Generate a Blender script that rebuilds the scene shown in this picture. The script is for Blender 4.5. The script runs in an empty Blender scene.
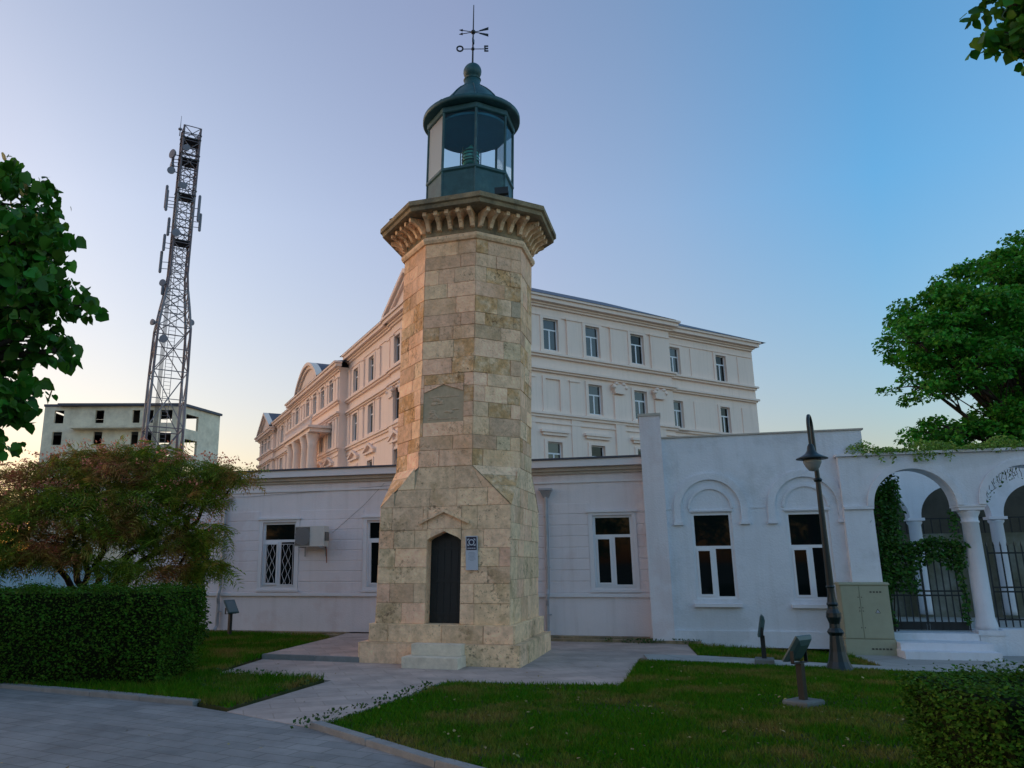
import bpy, bmesh, math, random
import numpy as np
from mathutils import Matrix, Vector

rnd = random.Random(7)
npr = np.random.default_rng(11)
S = bpy.context.scene
COL = S.collection
RAD = math.radians

# ------------------------------------------------------------------ camera
cam_d = bpy.data.cameras.new('camera')
cam_d.sensor_width = 36.0
cam_d.lens = 27.0
cam_d.shift_x = 64.0 / 1024.0
cam_d.clip_end = 6000.0
cam_d.clip_start = 0.05
cam = bpy.data.objects.new('camera', cam_d)
COL.objects.link(cam)
_p, _r = RAD(13.2), RAD(0.4)
_fw = Vector((0, math.cos(_p), math.sin(_p)))
_rt = Vector((1, 0, 0)); _up = Vector((0, -math.sin(_p), math.cos(_p)))
_R = _rt * math.cos(_r) - _up * math.sin(_r)
_U = _up * math.cos(_r) + _rt * math.sin(_r)
M = Matrix((_R, _U, -_fw)).transposed().to_4x4()
M.translation = (0, 0, 1.6)
cam.matrix_world = M
S.camera = cam

# ------------------------------------------------------------------ sky, sun, exposure
SUN_EL, SUN_AZ = RAD(3.2), RAD(-68.0)
W = bpy.data.worlds.new('World'); S.world = W; W.use_nodes = True
nt = W.node_tree
bg = nt.nodes['Background']
sky = nt.nodes.new('ShaderNodeTexSky')
sky.sky_type = 'NISHITA'; sky.sun_disc = False
sky.sun_elevation = SUN_EL; sky.sun_rotation = SUN_AZ
sky.air_density = 1.0; sky.dust_density = 1.6; sky.ozone_density = 2.0
tint = nt.nodes.new('ShaderNodeMixRGB'); tint.blend_type = 'MULTIPLY'; tint.inputs[0].default_value = 1.0
wtc = nt.nodes.new('ShaderNodeTexCoord'); wsx = nt.nodes.new('ShaderNodeSeparateXYZ')
nt.links.new(wtc.outputs['Generated'], wsx.inputs[0])
wmr = nt.nodes.new('ShaderNodeMapRange'); wmr.inputs[1].default_value = 0.0; wmr.inputs[2].default_value = 0.42
nt.links.new(wsx.outputs[2], wmr.inputs[0])
wmx = nt.nodes.new('ShaderNodeMixRGB'); nt.links.new(wmr.outputs[0], wmx.inputs[0])
wdot = nt.nodes.new('ShaderNodeVectorMath'); wdot.operation = 'DOT_PRODUCT'           # how far a direction lies towards the sunset
wdot.inputs[1].default_value = (math.sin(SUN_AZ), math.cos(SUN_AZ), 0); nt.links.new(wtc.outputs['Generated'], wdot.inputs[0])
wmh = nt.nodes.new('ShaderNodeMapRange'); wmh.inputs[1].default_value = -1.0; wmh.inputs[2].default_value = 1.0
nt.links.new(wdot.outputs['Value'], wmh.inputs[0])
def wramp(stops):
    q = nt.nodes.new('ShaderNodeValToRGB'); nt.links.new(wmh.outputs[0], q.inputs[0]); el = q.color_ramp.elements
    while len(el) < len(stops): el.new(0.5)
    for e, (t, c) in zip(el, sorted(stops)): e.position = (t + 1) / 2
    for e, (t, c) in zip(el, sorted(stops)): e.color = (*c, 1)
    return q
wlo = wramp([(-.6, (1.05, 0.95, 0.95)), (-.12, (1.02, 0.66, 0.60)), (.3, (0.97, 0.67, 0.63)), (.76, (0.77, 0.59, 0.51)), (1.0, (0.17, 0.22, 0.34))])   # hazy peach near the horizon
whi = wramp([(-.6, (0.98, 1.00, 1.05)), (-.15, (0.58, 0.95, 1.14)), (.09, (1.14, 0.98, 1.02)), (.28, (1.38, 0.98, 0.97)), (.70, (1.24, 0.95, 0.86)), (1.0, (0.70, 0.62, 0.62))])  # clear blue to the right, violet then pink on the sunset side
nt.links.new(wlo.outputs[0], wmx.inputs[1]); nt.links.new(whi.outputs[0], wmx.inputs[2])
nt.links.new(wmx.outputs[0], tint.inputs[2])
nt.links.new(sky.outputs[0], tint.inputs[1]); nt.links.new(tint.outputs[0], bg.inputs[0])
bg.inputs[1].default_value = 0.15
sd = bpy.data.lights.new('sun', 'SUN')
sd.energy = 0.08; sd.angle = RAD(14); sd.color = (1.0, 0.78, 0.58)
so = bpy.data.objects.new('sun', sd); COL.objects.link(so)
_sv = Vector((math.sin(SUN_AZ) * math.cos(SUN_EL), math.cos(SUN_AZ) * math.cos(SUN_EL), math.sin(SUN_EL)))
so.rotation_euler = _sv.to_track_quat('Z', 'Y').to_euler()
so.location = (-20, 0, 30)
S.view_settings.view_transform = 'Standard'
S.view_settings.look = 'None'
S.view_settings.gamma = 1.0
S.view_settings.exposure = 2.2
S.view_settings.use_curve_mapping = False

# ------------------------------------------------------------------ materials
def mat(name, col, rough=0.7, spec=0.3, metal=0.0, var=0.0, vscale=3.0, bump=0.0, bscale=40.0, island=0.0,
        col2=None, c2scale=1.0, c2lo=0.45, c2hi=0.65, trans=0.0, hue=0.0, c2detail=6.0, streak=0.0, pits=0.0):
    m = bpy.data.materials.new(name); m.use_nodes = True
    n = m.node_tree; L = n.links.new
    b = n.nodes['Principled BSDF']
    b.inputs['Roughness'].default_value = rough
    b.inputs['Specular IOR Level'].default_value = spec
    b.inputs['Metallic'].default_value = metal
    tc = n.nodes.new('ShaderNodeTexCoord')
    rgb = n.nodes.new('ShaderNodeRGB'); rgb.outputs[0].default_value = (*col, 1)
    out = rgb.outputs[0]
    if col2 is not None:
        no = n.nodes.new('ShaderNodeTexNoise'); no.inputs['Scale'].default_value = c2scale
        no.inputs['Detail'].default_value = c2detail; no.inputs['Roughness'].default_value = 0.65
        L(tc.outputs['Object'], no.inputs['Vector'])
        mr = n.nodes.new('ShaderNodeMapRange'); mr.inputs[1].default_value = c2lo; mr.inputs[2].default_value = c2hi
        L(no.outputs[0], mr.inputs[0])
        mx = n.nodes.new('ShaderNodeMixRGB'); L(mr.outputs[0], mx.inputs[0])
        L(out, mx.inputs[1]); mx.inputs[2].default_value = (*col2, 1); out = mx.outputs[0]
    if island > 0 or hue > 0:
        g = n.nodes.new('ShaderNodeNewGeometry')
        hs = n.nodes.new('ShaderNodeHueSaturation')
        a = n.nodes.new('ShaderNodeMapRange'); L(g.outputs['Random Per Island'], a.inputs[0])
        a.inputs[3].default_value = 1 - island; a.inputs[4].default_value = 1 + island
        L(a.outputs[0], hs.inputs['Value'])
        wn = n.nodes.new('ShaderNodeTexWhiteNoise'); wn.noise_dimensions = '1D'
        L(g.outputs['Random Per Island'], wn.inputs['W'])
        h = n.nodes.new('ShaderNodeMapRange'); L(wn.outputs[0], h.inputs[0])
        h.inputs[3].default_value = 0.5 - hue; h.inputs[4].default_value = 0.5 + hue
        L(h.outputs[0], hs.inputs['Hue']); L(out, hs.inputs['Color']); out = hs.outputs[0]
    if pits > 0:
        no = n.nodes.new('ShaderNodeTexNoise'); no.inputs['Scale'].default_value = 16; no.inputs['Detail'].default_value = 5; no.inputs['Roughness'].default_value = .75
        L(tc.outputs['Object'], no.inputs['Vector'])
        n3 = n.nodes.new('ShaderNodeTexNoise'); n3.inputs['Scale'].default_value = 1.7; n3.inputs['Detail'].default_value = 3
        L(tc.outputs['Object'], n3.inputs['Vector'])
        m3 = n.nodes.new('ShaderNodeMath'); m3.operation = 'MULTIPLY_ADD'; m3.inputs[1].default_value = .45; L(n3.outputs[0], m3.inputs[0]); L(no.outputs[0], m3.inputs[2])
        mr = n.nodes.new('ShaderNodeMapRange'); mr.inputs[1].default_value = .80; mr.inputs[2].default_value = .92; mr.inputs[4].default_value = pits
        L(m3.outputs[0], mr.inputs[0])
        mx = n.nodes.new('ShaderNodeMixRGB'); L(mr.outputs[0], mx.inputs[0]); L(out, mx.inputs[1])
        mx.inputs[2].default_value = (col[0] * .28, col[1] * .26, col[2] * .24, 1); out = mx.outputs[0]
    if streak > 0:
        mp = n.nodes.new('ShaderNodeMapping'); mp.inputs['Scale'].default_value = (5.0, 5.0, .35)
        L(tc.outputs['Object'], mp.inputs['Vector'])
        no = n.nodes.new('ShaderNodeTexNoise'); no.inputs['Scale'].default_value = 1.0; no.inputs['Detail'].default_value = 7; no.inputs['Roughness'].default_value = .6
        L(mp.outputs[0], no.inputs['Vector'])
        mr = n.nodes.new('ShaderNodeMapRange'); mr.inputs[1].default_value = .5; mr.inputs[2].default_value = .78
        L(no.outputs[0], mr.inputs[0])
        mf = n.nodes.new('ShaderNodeMath'); mf.operation = 'MULTIPLY'; mf.inputs[1].default_value = streak; L(mr.outputs[0], mf.inputs[0])
        mx = n.nodes.new('ShaderNodeMixRGB'); L(mf.outputs[0], mx.inputs[0]); L(out, mx.inputs[1])
        mx.inputs[2].default_value = (col[0] * .52, col[1] * .49, col[2] * .44, 1); out = mx.outputs[0]
    if var > 0:
        no = n.nodes.new('ShaderNodeTexNoise'); no.inputs['Scale'].default_value = vscale
        no.inputs['Detail'].default_value = 8.0; no.inputs['Roughness'].default_value = 0.7
        L(tc.outputs['Object'], no.inputs['Vector'])
        mr = n.nodes.new('ShaderNodeMapRange'); mr.inputs[1].default_value = 0.25; mr.inputs[2].default_value = 0.75
        mr.inputs[3].default_value = 1 - var; mr.inputs[4].default_value = 1 + var
        L(no.outputs[0], mr.inputs[0])
        hs = n.nodes.new('ShaderNodeHueSaturation'); L(mr.outputs[0], hs.inputs['Value']); L(out, hs.inputs['Color'])
        out = hs.outputs[0]
    L(out, b.inputs['Base Color'])
    if bump > 0:
        no = n.nodes.new('ShaderNodeTexNoise'); no.inputs['Scale'].default_value = bscale; no.inputs['Detail'].default_value = 6
        L(tc.outputs['Object'], no.inputs['Vector'])
        bp = n.nodes.new('ShaderNodeBump'); bp.inputs['Strength'].default_value = bump; bp.inputs['Distance'].default_value = 0.02
        L(no.outputs[0], bp.inputs['Height']); L(bp.outputs[0], b.inputs['Normal'])
    if trans > 0:
        tr = n.nodes.new('ShaderNodeBsdfTranslucent'); L(out, tr.inputs[0])
        ms = n.nodes.new('ShaderNodeMixShader'); ms.inputs[0].default_value = trans
        L(b.outputs[0], ms.inputs[1]); L(tr.outputs[0], ms.inputs[2])
        L(ms.outputs[0], n.nodes['Material Output'].inputs[0])
    return m

def glass(name, col, refl=1.0):
    """Thin clear pane: tinted see-through with a fresnel reflection."""
    m = bpy.data.materials.new(name); m.use_nodes = True
    n = m.node_tree; L = n.links.new
    n.nodes.remove(n.nodes['Principled BSDF'])
    t = n.nodes.new('ShaderNodeBsdfTransparent'); t.inputs[0].default_value = (*col, 1)
    g = n.nodes.new('ShaderNodeBsdfGlossy'); g.inputs['Roughness'].default_value = 0.02
    f = n.nodes.new('ShaderNodeFresnel'); f.inputs[0].default_value = 1.45
    mu = n.nodes.new('ShaderNodeMath'); mu.operation = 'MULTIPLY'; mu.inputs[1].default_value = refl
    L(f.outputs[0], mu.inputs[0])
    ms = n.nodes.new('ShaderNodeMixShader'); L(mu.outputs[0], ms.inputs[0])
    L(t.outputs[0], ms.inputs[1]); L(g.outputs[0], ms.inputs[2])
    L(ms.outputs[0], n.nodes['Material Output'].inputs[0])
    return m

def paving(name, col, sx, sy, mortar=0.012, rot=0.0, dark=0.55, var=0.12):
    m = bpy.data.materials.new(name); m.use_nodes = True
    n = m.node_tree; L = n.links.new; b = n.nodes['Principled BSDF']
    b.inputs['Roughness'].default_value = 0.75; b.inputs['Specular IOR Level'].default_value = 0.25
    tc = n.nodes.new('ShaderNodeTexCoord')
    mp = n.nodes.new('ShaderNodeMapping'); mp.inputs['Rotation'].default_value = (0, 0, rot)
    L(tc.outputs['Object'], mp.inputs['Vector'])
    br = n.nodes.new('ShaderNodeTexBrick')
    br.inputs['Scale'].default_value = 1.0; br.inputs['Brick Width'].default_value = sx; br.inputs['Row Height'].default_value = sy
    br.inputs['Mortar Size'].default_value = mortar; br.inputs['Mortar Smooth'].default_value = 0.3
    c = col
    br.inputs['Color1'].default_value = (c[0] * 1.12, c[1] * 1.1, c[2] * 1.08, 1)
    br.inputs['Color2'].default_value = (c[0] * .88, c[1] * .9, c[2] * .9, 1)
    br.inputs['Mortar'].default_value = (c[0] * dark, c[1] * dark, c[2] * dark * .95, 1)
    L(mp.outputs[0], br.inputs['Vector'])
    no = n.nodes.new('ShaderNodeTexNoise'); no.inputs['Scale'].default_value = 1.3; no.inputs['Detail'].default_value = 9
    no.inputs['Roughness'].default_value = 0.7
    L(tc.outputs['Object'], no.inputs['Vector'])
    mr = n.nodes.new('ShaderNodeMapRange'); mr.inputs[1].default_value = .3; mr.inputs[2].default_value = .7
    mr.inputs[3].default_value = 1 - var * 1.6; mr.inputs[4].default_value = 1 + var
    L(no.outputs[0], mr.inputs[0])
    hs = n.nodes.new('ShaderNodeHueSaturation'); L(mr.outputs[0], hs.inputs['Value']); L(br.outputs[0], hs.inputs['Color'])
    L(hs.outputs[0], b.inputs['Base Color'])
    n2 = n.nodes.new('ShaderNodeTexNoise'); n2.inputs['Scale'].default_value = 60; n2.inputs['Detail'].default_value = 4
    L(tc.outputs['Object'], n2.inputs['Vector'])
    ad = n.nodes.new('ShaderNodeMath'); ad.operation = 'MULTIPLY_ADD'; ad.inputs[1].default_value = -3.0
    L(br.outputs['Fac'], ad.inputs[0]); L(n2.outputs[0], ad.inputs[2])
    bp = n.nodes.new('ShaderNodeBump'); bp.inputs['Strength'].default_value = 0.35; bp.inputs['Distance'].default_value = 0.006
    L(ad.outputs[0], bp.inputs['Height']); L(bp.outputs[0], b.inputs['Normal'])
    return m

M_ = {}
M_['stone'] = mat('weathered limestone', (.95, .595, .38), .85, .2, var=.30, vscale=7, bump=.9, bscale=22, streak=.35, pits=.6, island=.22, hue=.006,
                  col2=(.74, .42, .22), c2scale=.9, c2lo=.48, c2hi=.72)
M_['stone_low'] = mat('pale lower limestone', (.90, .62, .385), .85, .2, var=.34, vscale=7, bump=.9, bscale=22, streak=.35, pits=.9, island=.13, hue=.006,
                      col2=(.52, .35, .18), c2scale=1.6, c2lo=.54, c2hi=.72)
M_['stone_rough'] = mat('pitted ochre stone', (.68, .385, .18), .9, .15, var=.45, vscale=9, bump=1.3, bscale=16, pits=1.0, island=.12,
                        col2=(.80, .53, .32), c2scale=5, c2lo=.45, c2hi=.6)
M_['mortar'] = mat('joint mortar', (.50, .39, .26), .95, .1, var=.2, vscale=10)
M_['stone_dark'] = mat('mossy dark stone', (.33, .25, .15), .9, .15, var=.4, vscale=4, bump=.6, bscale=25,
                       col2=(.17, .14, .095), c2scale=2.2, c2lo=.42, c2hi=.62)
M_['stone_grey'] = mat('grey carved stone', (.58, .43, .29), .9, .15, var=.3, vscale=14, bump=.9, bscale=30)
M_['stone_step'] = mat('pale step stone', (.74, .64, .50), .85, .2, var=.2, vscale=6, bump=.4, bscale=30, island=.06)
M_['green_metal'] = mat('patinated green metal', (.022, .085, .095), .5, .4, var=.35, vscale=4, bump=.15, bscale=20,
                        col2=(.055, .14, .14), c2scale=3.0, c2lo=.5, c2hi=.75)
M_['dark_iron'] = mat('dark iron', (.015, .02, .022), .45, .4, var=.2, vscale=10)
M_['lamp_iron'] = mat('dark green cast iron', (.006, .016, .018), .4, .5, var=.25, vscale=12)
M_['pale_lining'] = mat('blue green painted lining', (.015, .20, .34), .6, .3, var=.12, vscale=3)
M_['lens'] = mat('green lens glass', (.10, .38, .34), .08, .7)
M_['clear'] = glass('lantern glass', (.82, .95, .96), .6)
M_['frosted'] = mat('pale lantern glass', (.62, .62, .58), .25, .5, trans=.5)
M_['stucco'] = mat('white stucco', (.78, .735, .755), .85, .2, var=.06, vscale=1.2, bump=.35, bscale=30, streak=.24,
                   col2=(.71,.64,.65), c2scale=.6, c2lo=.53, c2hi=.60)
M_['stucco_b'] = mat('bluish white stucco', (.72, .75, .80), .85, .2, var=.07, vscale=1.5, bump=.4, bscale=30, streak=.24,
                     col2=(.64, .67, .71), c2scale=.6, c2lo=.53, c2hi=.60)
M_['stucco_c'] = mat('cream stucco', (.96, .77, .66), .85, .2, streak=.2, var=.05, vscale=.5, bump=.1, bscale=20,
                     col2=(.87, .70, .60), c2scale=.25, c2lo=.5, c2hi=.8)
M_['trim_w'] = mat('white painted trim', (.74, .74, .77), .6, .3, var=.04, vscale=4)
M_['pvc'] = mat('white window plastic', (.78, .79, .82), .35, .4)
M_['cornice'] = mat('grimy cream cornice', (.50, .45, .39), .85, .2, var=.18, vscale=3)
M_['roof_d'] = mat('dark metal roofing', (.07, .075, .10), .5, .4, var=.2, vscale=2)
M_['pane'] = mat('dark window glass', (.005, .009, .010), .03, .28)
M_['pane_b'] = mat('grey window glass', (.045, .055, .06), .05, .6, var=.3, vscale=.8)
M_['pane_w'] = mat('window glass with pale curtain', (.17, .165, .14), .08, .6, var=.35, vscale=1.2)
M_['zinc'] = mat('galvanised sheet', (.36, .38, .42), .45, .5, metal=.3, var=.15, vscale=6)
M_['concrete'] = mat('raw concrete', (.80, .72, .55), .9, .15, var=.25, vscale=.6, bump=.3, bscale=6,
                     col2=(.60, .53, .40), c2scale=.35, c2lo=.45, c2hi=.7)
M_['void'] = mat('shade toned interior', (.06, .06, .06), .9, .1)  # dark colour stands in for shade inside the empty rooms
M_['tower_red'] = mat('red painted steel', (.17, .14, .155), .6, .3, var=.15, vscale=1)
M_['tower_white'] = mat('white painted steel', (.24, .225, .24), .6, .3, var=.15, vscale=1)
M_['antenna'] = mat('grey antenna plastic', (.22, .22, .25), .6, .3)
M_['deck'] = mat('dark platform grating', (.05, .05, .055), .7, .3)
M_['pave'] = paving('warm grey paving slabs', (.46, .365, .32), .62, .31, .008, rot=RAD(-16), dark=.78, var=.2)
M_['plaza'] = paving('worn plaza pavers', (.25, .25, .245), .42, .21, .009, rot=RAD(28), dark=.70, var=.22)
M_['strip'] = paving('concrete path slabs', (.37, .37, .35), .8, .8, .012, rot=RAD(-14.5), dark=.6)
M_['kerb'] = mat('concrete kerb', (.25, .25, .24), .85, .2, var=.2, vscale=6, bump=.3, bscale=50, island=.08)
M_['ground'] = mat('dry earth and asphalt', (.10, .10, .085), .9, .15, var=.3, vscale=.6)
M_['soil'] = mat('turf soil', (.045, .055, .02), .95, .1, var=.4, vscale=3, col2=(.11, .085, .045), c2scale=1.1, c2lo=.5, c2hi=.7)
M_['grass'] = mat('grass blades', (.060, .170, .006), .8, .08, island=.35, hue=.03, trans=.3,
                  col2=(.24, .19, .05), c2scale=.9, c2lo=.48, c2hi=.64)
M_['dry_leaf'] = mat('dry leaf', (.34, .25, .11), .7, .2, island=.4, hue=.03)
M_['weed'] = mat('weed leaves', (.04, .10, .02), .6, .3, island=.35, hue=.02, trans=.3)
M_['hedge'] = mat('hedge leaves', (.05, .13, .010), .65, .12, island=.45, hue=.025, trans=.25)
M_['hedge_core'] = mat('hedge twigs', (.012, .018, .007), .95, .05)
M_['linden'] = mat('broad linden leaves', (.05, .17, .012), .5, .35, island=.45, hue=.025, trans=.35)
M_['tree_leaf'] = mat('tree leaves', (.06, .26, .022), .55, .3, island=.5, hue=.025, trans=.35)
M_['silk_leaf'] = mat('feathery leaflets', (.20, .29, .025), .6, .3, island=.4, hue=.03, trans=.4, col2=(.56, .22, .09), c2scale=1.0, c2lo=.47, c2hi=.64)
M_['blossom'] = mat('faded pink blossom', (.78, .30, .18), .8, .1, island=.35, hue=.03, trans=.3)
M_['ivy'] = mat('ivy leaves', (.035, .12, .012), .5, .35, island=.45, hue=.03, trans=.3)
M_['vine_top'] = mat('yellowish creeper leaves', (.20, .32, .05), .6, .3, island=.4, hue=.03, trans=.35)
M_['bark'] = mat('dark bark', (.055, .042, .032), .9, .15, var=.3, vscale=12, bump=.8, bscale=25)
M_['cab'] = mat('beige grey cabinet plastic', (.34, .355, .255), .6, .3, var=.08, vscale=5)
M_['cab_line'] = mat('cabinet seam', (.10, .10, .08), .7, .2)
M_['ac'] = mat('off white casing', (.62, .61, .57), .5, .35, var=.08, vscale=5)
M_['ac_dark'] = mat('brownish fan grille', (.16, .15, .135), .6, .3)
M_['flood'] = mat('grey green lamp housing', (.05, .10, .105), .45, .4, var=.2, vscale=9)
M_['flood_glass'] = mat('lamp front glass', (.14, .20, .22), .1, .6)
M_['bluefence'] = mat('pale blue painted sheet', (.42, .58, .66), .6, .3, var=.08, vscale=4)
M_['sign_w'] = mat('grey white sign plate', (.50, .54, .60), .4, .4)
M_['sign_b'] = mat('navy sign panel', (.02, .022, .05), .4, .4)
M_['sign_t'] = mat('faded sign print', (.30, .34, .40), .5, .3)
M_['inner_dark'] = mat('render dark with shade', (.10, .10, .08), .9, .15, var=.3, vscale=1.5)  # dark tone paints in the gloom behind the inner arches
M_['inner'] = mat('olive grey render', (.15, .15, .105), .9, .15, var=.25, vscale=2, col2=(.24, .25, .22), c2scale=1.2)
M_['bulb'] = mat('frosted lamp glass', (.26, .28, .28), .2, .5)
M_['foot_grey'] = mat('grimy concrete footing', (.16, .17, .16), .9, .1, var=.3, vscale=8)
M_['red'] = mat('rusty red pipe', (.25, .09, .06), .7, .3)

# ------------------------------------------------------------------ mesh builder
class MB:
    def __init__(s, xf=None):
        s.v = []; s.f = []; s.m = []; s.xf = xf; s.smooth = False
    def add(s, vs, fs, m=0):
        b = len(s.v)
        if s.xf: vs = [s.xf(*p) for p in vs]
        s.v.extend([tuple(p) for p in vs])
        for f in fs:
            s.f.append(tuple(i + b for i in f)); s.m.append(m)
    def box(s, x0, x1, y0, y1, z0, z1, m=0):
        x0, x1 = min(x0, x1), max(x0, x1); y0, y1 = min(y0, y1), max(y0, y1); z0, z1 = min(z0, z1), max(z0, z1)
        s.add([(x0, y0, z0), (x1, y0, z0), (x1, y1, z0), (x0, y1, z0), (x0, y0, z1), (x1, y0, z1), (x1, y1, z1), (x0, y1, z1)],
              [(0, 3, 2, 1), (4, 5, 6, 7), (0, 1, 5, 4), (1, 2, 6, 5), (2, 3, 7, 6), (3, 0, 4, 7)], m)
    def prism(s, pts, z0, z1, m=0):
        n = len(pts)
        s.add([(p[0], p[1], z0) for p in pts] + [(p[0], p[1], z1) for p in pts],
              [tuple(range(n - 1, -1, -1)), tuple(range(n, 2 * n))] + [(i, (i + 1) % n, n + (i + 1) % n, n + i) for i in range(n)], m)
    def rings(s, rings, m=0, caps=True, closed=True):
        n = len(rings[0]); vs = [p for r in rings for p in r]; fs = []
        for k in range(len(rings) - 1):
            for i in range(n if closed else n - 1):
                j = (i + 1) % n
                fs.append((k * n + i, k * n + j, (k + 1) * n + j, (k + 1) * n + i))
        if caps:
            fs.append(tuple(range(n - 1, -1, -1))); fs.append(tuple((len(rings) - 1) * n + i for i in range(n)))
        s.add(vs, fs, m)
    def lathe(s, prof, n=24, c=(0, 0, 0), m=0, caps=True, ph=0.0):
        s.rings([[(c[0] + r * math.cos(ph + 2 * math.pi * i / n), c[1] + r * math.sin(ph + 2 * math.pi * i / n), c[2] + z) for i in range(n)]
                 for r, z in prof], m, caps)
    def tube(s, pts, rad, n=6, m=0):
        pts = [Vector(p) for p in pts]
        if not hasattr(rad, '__len__'): rad = [rad] * len(pts)
        rg = []; ref = None
        for i, p in enumerate(pts):
            t = (pts[min(i + 1, len(pts) - 1)] - pts[max(i - 1, 0)])
            if t.length < 1e-9: t = Vector((0, 0, 1))
            t.normalize()
            if ref is None: ref = t.orthogonal().normalized()
            a = (ref - t * ref.dot(t))
            a = a.normalized() if a.length > 1e-6 else t.orthogonal().normalized()
            ref = a; b = t.cross(a)
            rg.append([tuple(p + (a * math.cos(2 * math.pi * k / n) + b * math.sin(2 * math.pi * k / n)) * rad[i]) for k in range(n)])
        s.rings(rg, m)
    def bar(s, a, b, w, m=0, n=4):
        s.tube([a, b], w, n, m)
    def build(s, name, mats, parent=None, smooth=False, label=None):
        me = bpy.data.meshes.new(name); me.from_pydata(s.v, [], s.f); 
        if not isinstance(mats, (list, tuple)): mats = [mats]
        for q in mats: me.materials.append(M_[q] if isinstance(q, str) else q)
        me.polygons.foreach_set('material_index', s.m)
        if smooth: me.polygons.foreach_set('use_smooth', [True] * len(me.polygons))
        me.update()
        o = bpy.data.objects.new(name, me); COL.objects.link(o)
        if parent is not None: o.parent = parent
        if label: o['label'] = label
        return o

def thing(name, label, cat, loc=(0, 0, 0), rz=0.0, group=None):
    o = bpy.data.objects.new(name, None); o.empty_display_size = .2
    COL.objects.link(o); o.location = loc; o.rotation_euler = (0, 0, rz)
    o['label'] = label; o['category'] = cat
    if group: o['group'] = group
    return o
def tag(o, label=None, cat=None, group=None, kind=None):
    if label: o['label'] = label
    if cat: o['category'] = cat
    if group: o['group'] = group
    if kind: o['kind'] = kind
    return o
def copy_thing(o, loc=None, rz=None, label=None):
    def rec(q, par):
        c = q.copy(); COL.objects.link(c)
        if par is not None: c.parent = par
        for ch in [k for k in o_children[q.name]]: rec(ch, c)
        return c
    o_children = {}
    def walk(q):
        o_children[q.name] = list(q.children)
        for k in q.children: walk(k)
    walk(o)
    r = rec(o, None)
    if loc: r.location = loc
    if rz is not None: r.rotation_euler = (0, 0, rz)
    if label: r['label'] = label
    return r

def soup(name, verts, faces, mats, parent=None, mi=None):
    """Many small faces from numpy arrays: verts (N,3), faces (F,k)."""
    me = bpy.data.meshes.new(name)
    nf, k = faces.shape
    me.vertices.add(len(verts)); me.vertices.foreach_set('co', verts.astype(np.float32).ravel())
    me.loops.add(nf * k); me.loops.foreach_set('vertex_index', faces.astype(np.int32).ravel())
    me.polygons.add(nf)
    me.polygons.foreach_set('loop_start', np.arange(0, nf * k, k, dtype=np.int32))
    if not isinstance(mats, (list, tuple)): mats = [mats]
    for q in mats: me.materials.append(M_[q])
    if mi is not None: me.polygons.foreach_set('material_index', mi.astype(np.int32))
    me.update(calc_edges=True); me.validate()
    o = bpy.data.objects.new(name, me); COL.objects.link(o)
    if parent is not None: o.parent = parent
    return o

LEAF_D = (np.array([(0, 0, 0), (.32, .42, .06), (0, 1, -.05), (-.32, .42, .06)]), np.array([(0, 1, 2), (0, 2, 3)]))
LEAF_H = (np.array([(0, 0, 0), (.30, -.06, .05), (.5, .22, .08), (.42, .58, .05), (0, 1, -.10), (-.42, .58, .05), (-.5, .22, .08), (-.30, -.06, .05)]),
          np.array([(0, 1, 2), (0, 2, 3), (0, 3, 4), (0, 4, 5), (0, 5, 6), (0, 6, 7)]))
def leaves(pos, size, tmpl, up=.5, droop=.35, nrm=None, spread=1.0):
    """Place a leaf template at every pos: random heading, lifted towards up (or nrm), tip drooping."""
    N = len(pos); tv, tf = tmpl
    a = npr.uniform(0, 2 * np.pi, N)
    d = np.stack([np.cos(a), np.sin(a), -droop + npr.normal(0, .35, N)], 1)
    d /= np.linalg.norm(d, axis=1)[:, None]
    n0 = npr.normal(0, spread, (N, 3)); n0[:, 2] += up * 2
    if nrm is not None: n0 += nrm
    x = np.cross(d, n0); x /= np.linalg.norm(x, axis=1)[:, None] + 1e-9
    n = np.cross(x, d)
    sz = size * npr.uniform(.45, 1.3, N)
    V = pos[:, None, :] + sz[:, None, None] * (tv[None, :, 0:1] * x[:, None, :] + tv[None, :, 1:2] * d[:, None, :] + tv[None, :, 2:3] * n[:, None, :])
    F = tf[None] + (np.arange(N) * len(tv))[:, None, None]
    return V.reshape(-1, 3), F.reshape(-1, tf.shape[1])

def blob(c, r, n, shell=.55):
    """n points in an ellipsoid, denser towards the outside."""
    d = npr.normal(0, 1, (n, 3)); d /= np.linalg.norm(d, axis=1)[:, None]
    k = npr.uniform(0, 1, n) ** (1 / 3) * (1 - shell) + shell * npr.uniform(.7, 1.05, n)
    r = np.array(r if hasattr(r, '__len__') else (r, r, r))
    return np.array(c) + d * k[:, None] * r

def clumps(c, r, n_cl, cr, n_per):
    """Small clumps of points spread through a big ellipsoid."""
    cs = blob(c, r, n_cl, .6)
    out = [blob(q, (cr * rnd.uniform(.6, 1.2), cr * rnd.uniform(.6, 1.2), cr * rnd.uniform(.35, .7)), n_per, .3) for q in cs]
    return np.concatenate(out), cs

def branch(mb, a, b, r0, r1, wob=.08, n=5, m=0):
    a = Vector(a); b = Vector(b); L = (b - a).length
    pts = []
    for i in range(n + 1):
        t = i / n
        q = a.lerp(b, t)
        if 0 < i < n: q += Vector((rnd.gauss(0, wob), rnd.gauss(0, wob), rnd.gauss(0, wob * .5) + .10 * L * math.sin(math.pi * t) * .6))
        pts.append(q)
    mb.tube(pts, [r0 + (r1 - r0) * i / n for i in range(n + 1)], 6, m)
    return pts

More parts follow.
